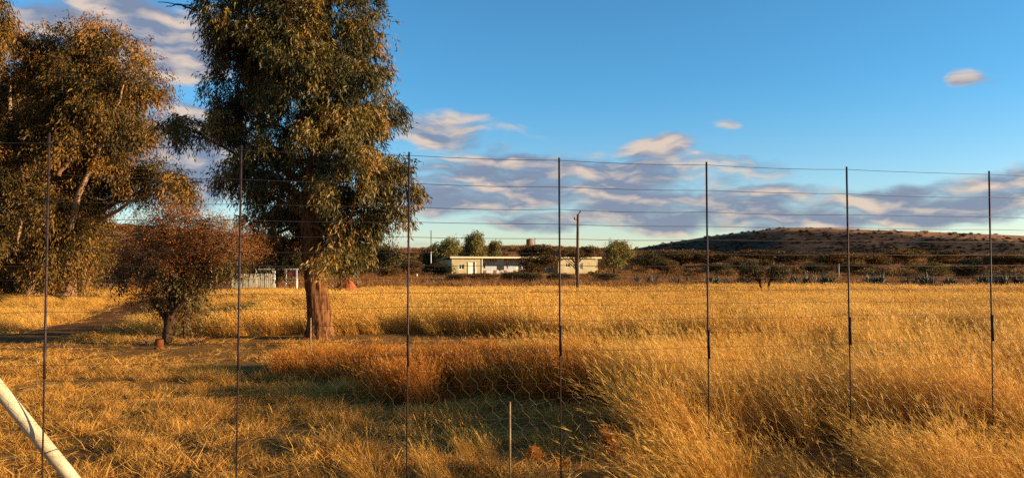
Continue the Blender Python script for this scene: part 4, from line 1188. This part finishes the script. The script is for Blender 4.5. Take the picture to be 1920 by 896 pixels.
def thin_pole():
    Y0 = 118.0
    p = at(808, 510, Y0); z = gzs(p.x, Y0); h = at(808, 432, Y0).z - z
    o = empty('mast', (p.x, Y0, z), 0, 'thin pale metal mast left of the farmhouse, in front of the trees', 'mast')
    mb = MB(); mb.tube([(0, 0, -.4), (0, 0, h * .52)], .08, 8); mb.obj('lower_pipe', M['white'], o, True)
    u = MB(); u.tube([(0, 0, h * .5), (0, 0, h)], .07, 8); u.obj('upper_pipe', M['pole'], o, True)
    u = MB(); u.box((0, 0, h * .52), (.8, .05, .05)); u.obj('crosspiece', M['white'], o)
thin_pole()

def water_tank():
    Y0 = 300.0
    p = at(993, 468, Y0); z = gzs(p.x, Y0)
    zt = at(993, 449.5, Y0).z; zb = at(993, 465, Y0).z
    o = empty('water_tank', (p.x, Y0, z), 0, 'rusty round water tank on a pale stone base on the far rise', 'water tank')
    mb = MB(); h0 = max(.6, zb - z); h1 = zt - z
    mb.tube([(0, 0, h0), (0, 0, h0 + (h1 - h0) * .33), (0, 0, h0 + (h1 - h0) * .34), (0, 0, h1)], (1.32, 1.32, 1.27, 1.27), 24); mb.obj('shell', M['rust_tank'], o)
    l = MB(); l.tube([(0, 0, h1 + .01), (0, 0, h1 + .12), (0, 0, h1 + .35)], (1.4, 1.36, .1), 24); l.obj('lid', M['rust_tank'], o)
    b = MB(); b.box((0, 0, h0 / 2 - .3), (3.2, 3.2, h0 + .58)); b.obj('base', M['wall'], o)
    s = MB(); s.tube([(1.34, -.25, h1 - .1), (1.6, -.4, h1 - .2), (1.6, -.4, .2)], .07, 8); s.obj('pipe', M['steel'], o, True)
    q = at(1003, 465, Y0 - 2); z = gzs(q.x, Y0 - 2)
    e = empty('pole', (q.x, Y0 - 2, z), 0, 'thin dark pole standing right beside the rusty water tank', 'pole')
    s = MB(); s.tube([(0, 0, -.4), (0, 0, at(1003, 446, Y0 - 2).z - z)], (.16, .12), 8); s.obj('shaft', M['steel'], e)
    s = MB(); s.box((0, 0, at(1003, 447, Y0 - 2).z - z), (.7, .12, .12)); s.obj('crosspiece', M['steel'], e)
    q = at(1008, 466, Y0 - 1); z = gzs(q.x, Y0 - 1)
    e = empty('pump_house', (q.x, Y0 - 1, z), 0, 'tiny pale pump hut right of the rusty water tank', 'hut')
    hh = at(1008, 459, Y0 - 1).z - z
    s = MB(); s.box((0, 0, hh / 2 - .2), (1.7, 1.4, hh + .4)); s.obj('wall', M['wall'], e)
    s = MB(); s.box((0, 0, hh + .06), (2.0, 1.7, .12)); s.obj('roof', M['rust_tank'], e)
water_tank()

def palings():
    Y0 = 55.0
    a = at(434, 541, Y0); b = at(514, 539, Y0 + .6)
    z = gzs(a.x, Y0)
    o = empty('paling_fence', (a.x, Y0, z), math.atan2(b.y - a.y, b.x - a.x), 'short pale green paling fence panel beside the big gum trunk', 'fence')
    Ln = math.hypot(b.x - a.x, b.y - a.y); H = at(434, 513, Y0).z - z
    n = 22
    r = np.random.default_rng(4)
    for k in range(n):
        x = (k + .5) * Ln / n
        p = MB(); p.box((x, r.normal(0, .012), H / 2 + r.normal(0, .02)), (Ln / n * r.uniform(.62, .82), .025, H))
        p.obj('paling', M['palegreen'], o)
    for x in (-.02, Ln + .02):
        p = MB(); p.tube([(x, .06, -.3), (x, .06, H + .2)], .065, 8); p.obj('post', M['white'], o, True)
    for zz in (.25, H - .2):
        p = MB(); p.box((Ln / 2, .045, zz), (Ln, .05, .07)); p.obj('rail', M['palegreen'], o)
    # rail frame behind it
    Y1 = 58.0
    a = at(480, 540, Y1); b = at(556, 540, Y1); z = gzs(a.x, Y1)
    o = empty('rail_frame', (a.x, Y1, z), 0, 'white steel rail frame with a faded red panel behind the paling fence', 'rail frame')
    Ln = b.x - a.x; H = at(480, 504.5, Y1).z - z
    t = MB(); t.box((Ln / 2, 0, H), (Ln + .2, .09, .09)); t.obj('top_rail', M['white'], o)
    for f in (0, .40, .74, 1):
        t = MB(); t.box((Ln * f, 0, (H - .05) / 2 - .1), (.08, .08, H - .05 + .2)); t.obj('upright', M['white'], o)
    t = MB(); t.box((Ln * .87, .03, H - .34), (Ln * .24, .04, .42)); t.obj('panel', M['redpaint'], o)
    t = MB(); t.box((Ln * .87, .03, H - .72), (Ln * .24, .05, .05)); t.obj('mid_rail', M['white'], o)
palings()

def soil_mound():
    Y0 = 44.0
    p = at(646, 552, Y0); z = gzs(p.x, Y0)
    n, k = 40, 14
    V = [(0, 0, 0)]
    mb = MB()
    th = np.linspace(0, 2 * math.pi, n, endpoint=False); rr = np.linspace(0.02, 1, k)
    TH, RR = np.meshgrid(th, rr, indexing='xy')
    x = RR * np.cos(TH) * 1.05; y = RR * np.sin(TH) * .9
    zz = .86 * (1 - sstep(0, 1, RR)) ** .8 + .10 * (vnoise(x, y, 5, 71) - .5) * (1 - RR) * 2 + .05 * (vnoise(x, y, 14, 72) - .5) - .05 * RR
    V = np.stack([x + .12 * (1 - RR), y, zz], -1).reshape(-1, 3)
    i = np.arange(k - 1)[:, None] * n + np.arange(n)[None, :]; j = np.arange(k - 1)[:, None] * n + (np.arange(n)[None, :] + 1) % n
    mb.add(V, np.stack([i, i + n, j + n, j], -1).reshape(-1, 4))
    mb.polys.append(list(range(n)))
    o = mb.obj('soil_mound', M['soil'], smooth=True)
    o.location = (p.x, Y0, z)
    tag(o, 'heap of red soil just right of the big gum trunk', 'soil heap')
soil_mound()

def log_stump():
    p = at(297, 663, 15.3); z = gzs(p.x, 15.3)
    o = empty('stump', (p.x, 15.3, z), 0, 'short cut stump, orange on its lit side, below the small thorn tree', 'stump')
    mb = MB(); mb.tube([(0, 0, -.05), (.005, 0, .06), (.015, 0, .13), (.02, 0, .185)], (.088, .082, .078, .074), 14, rough=.04); mb.obj('bark', M['log'], o, True)
    e = MB(); e.tube([(.02, 0, .184), (.021, 0, .196)], (.068, .066), 14); e.obj('sawn_top', M['barkdark'], o)
log_stump()

# ------------------------------------------------------------------ the game fence
def fence_xy(x): return x, 5.65 + .245 * x
def game_fence():
    root = empty('wire_fence', (0, 5.65, 0), 0, 'tall see through game fence of thin rusty posts and many wires across the foreground', 'fence')
    off = np.array([0, 5.65, 0])
    posts = [-6.3, -5.15, -4.05, -2.912, -1.797, -.717, .344, 1.489, 2.687, 4.03, 5.3, 6.6, 7.9]
    tops = {-2.912: 2.47, -1.797: 2.435, -.717: 2.43, .344: 2.425, 1.489: 2.43, 2.687: 2.43, 4.03: 2.435}
    r = np.random.default_rng(12)
    XY = [fence_xy(x) for x in posts]
    for x, y in XY:
        t = tops.get(x, 2.43)
        lx = {-2.912: -.005, -1.797: -.012, -.717: -.012, .344: .012, 1.489: .006, 2.687: .012, 4.03: -.01}.get(x, 0)
        mb = MB()
        c = np.array([x, y, 0]) - off
        mb.tube([c + (lx, 0, -.3), c + (lx * .4, 0, 1.0), c + (lx * .38, 0, 1.02), c + (0, 0, t)], (.0055, .0055, .0075, .0075), 8)
        # the overlap where the two dropper lengths are tied together
        s0 = r.uniform(.92, 1.02)
        mb.tube([c + (lx * .4 + .006, -.009, s0), c + (lx * .4 + .005, -.009, s0 + .22)], .0085, 8)
        mb.obj('dropper_post', M['steel'], root, True)
    Z = [2.405, 2.21, 2.045, 1.94, 1.835, 1.73, 1.64, 1.55, 1.452, 1.352, 1.242, 1.132, 1.022, .92, .80, .68, .56, .46, .31, .16]
    for k, z in enumerate(Z):
        pts = []
        for (a, b) in zip(XY[:-1], XY[1:]):
            sag = r.uniform(.002, .010)
            for t in np.linspace(0, 1, 5)[:-1]:
                pts.append((a[0] + (b[0] - a[0]) * t, a[1] + (b[1] - a[1]) * t - .010, z - sag * 4 * t * (1 - t) + (r.normal(0, .0015) if t == 0 else 0)))
        pts.append((XY[-1][0], XY[-1][1] - .010, z))
        mb = MB(); mb.tube(np.array(pts) - off, .0020 if k < 7 else (.0013 if k < 13 else .0008), 5); mb.obj('wire', M['wire'], root, True)
    # hexagonal netting along the bottom metre
    x0, x1 = -4.6, 5.6
    px_, pz_ = .105, .085
    nb = MB()
    E = []
    ncol = int((x1 - x0) / px_); nrow = 12
    for rr in range(nrow):
        zz = 1.03 - rr * pz_
        sh = px_ / 2 if rr % 2 else 0
        for c in range(ncol):
            x = x0 + c * px_ + sh
            jx = r.normal(0, .004, 2)
            A = (x, zz); B = (x - px_ / 2 + jx[0], zz - pz_ * .62); C = (x + px_ / 2 + jx[1], zz - pz_ * .62)
            E.append((A, B)); E.append((A, C)); E.append(((x - px_ / 2, zz - pz_ * .62), (x - px_ / 2, zz - pz_)))
    A = np.array([e[0] for e in E]); B = np.array([e[1] for e in E])
    def p3(q): return np.stack([q[:, 0], 5.65 + .245 * q[:, 0] + .012, q[:, 1]], 1) - off
    A3, B3 = p3(A), p3(B)
    d = unit(B3 - A3); s = unit(np.cross(d, (0, 1.0, .01))); u = np.cross(s, d)
    rad = .00055
    ring = [s * rad, (-.5 * s + .866 * u) * rad, (-.5 * s - .866 * u) * rad]
    V = np.stack([A3 + g for g in ring] + [B3 + g for g in ring], 1)
    n = len(E); o = np.arange(n)[:, None] * 6
    Fq = np.concatenate([o + np.array([[0, 1, 4, 3]]), o + np.array([[1, 2, 5, 4]]), o + np.array([[2, 0, 3, 5]])])
    nb.add(V.reshape(-1, 3), Fq)
    nb.obj('netting', M['netting'], root)
game_fence()

def brace_pipe():
    bx, by = fence_xy(-2.52); tx, ty = fence_xy(-3.98)
    o = empty('brace_pipe', (bx, by + .07, 0), 0, 'cream painted round steel brace pipe slanting down to the ground at the lower left', 'pipe')
    p0 = np.array([0, 0, -.08]); p1 = np.array([tx - bx, ty - by, 1.98])
    mb = MB(); mb.tube([p0 + (p1 - p0) * t for t in np.linspace(0, 1, 12)], .042, 24); mb.obj('tube', M['cream'], o, True)
    d = unit(p1 - p0); s = unit(np.cross(d, (0, 1, 0))); u = np.cross(s, d)
    q = p0 + (p1 - p0) * .245
    w_ = MB()
    pts = [q + d * (a * .014) + (s * math.cos(a) + u * math.sin(a)) * .0445 for a in np.linspace(0, 2 * math.pi * 1.4, 34)]
    w_.tube(pts, .0028, 5); w_.obj('wire_tie', M['wire'], o)
    e = empty('corner_post', (tx - .04, ty, 0), 0, 'thick cream steel corner post holding the top of the brace pipe', 'post')
    c = MB(); c.tube([(0, 0, -.4), (0, 0, 2.45)], .06, 20); c.obj('tube', M['cream'], e, True)
    c = MB(); c.tube([(0, 0, 2.445), (0, 0, 2.48), (0, 0, 2.50)], (.066, .06, .02), 20); c.obj('cap', M['cream'], e, True)
brace_pipe()

def stakes():
    def stake(x, y, h, rad, label, lean=.0):
        z = gzs(x, y)
        mb = MB(); mb.tube([(0, 0, -.08), (lean * .5, 0, h * .5), (lean, 0, h)], (rad, rad, rad * .8), 7, rough=.03)
        o = mb.obj('stake', plain('weathered_stake', (.30, .20, .10), .9, scale=20, col2=(.2, .12, .06)), smooth=True)
        o.location = (x, y, z)
        tag(o, label, 'stake')
    p = at(588, 700, 12.2); stake(p.x, 12.0, .82, .012, 'thin pale stake in front of the big gum trunk')
    p = at(956, 896, 6.0); stake(p.x, 6.0, .60, .009, 'thin pale stick standing in the shaded short grass left of the centre dropper post')
stakes()

def dry_weed(cx, Y, py_top, w_, label, seed, name='dry_weed'):
    p = at(cx, py_top, Y); z = gzs(p.x, Y); h = p.z - z
    o = empty(name, (p.x, Y, z), 0, label, 'weed')
    r = np.random.default_rng(seed)
    st = MB(); fl = MB()
    st.tube(curve((0, 0, -.03), (.01, 0, h * .6), .0, 6, r, .004), np.linspace(.006, .004, 6), 6)
    for k in range(60):
        a = r.uniform(0, 6.28); e = R(r.uniform(15, 80)); L = h * r.uniform(.25, .5)
        q = np.array([0, 0, h * r.uniform(.35, .62)])
        tip = q + L * np.array([math.cos(a) * math.cos(e) * w_ / h, math.sin(a) * math.cos(e) * w_ / h, math.sin(e)])
        C = curve(q, tip, .02, 6, r, .006)
        st.tube(C, np.linspace(.0022, .001, 6), 3, caps=False)
        m = 26
        s = r.uniform(.3, 1, m)
        P = np.stack([np.interp(s * 5, np.arange(6), C[:, i]) for i in range(3)], 1) + r.normal(0, .006, (m, 3))
        leaf_quads(fl, P, r.normal(0, .6, (m, 3)) + unit(tip - q) * .8, .026 * r.uniform(.6, 1.3, m), .0042, r, r.uniform(.2, 1, m))
    st.obj('stems', M['twig'], o); fl.obj('plumes', M['rust'], o)
dry_weed(1143, 6.05, 795, .34, 'feathery orange weed bush in the dark hollow right of the centre dropper post', 21)
dry_weed(1000, 6.4, 838, .22, 'small feathery weed beside the pale stick', 22)
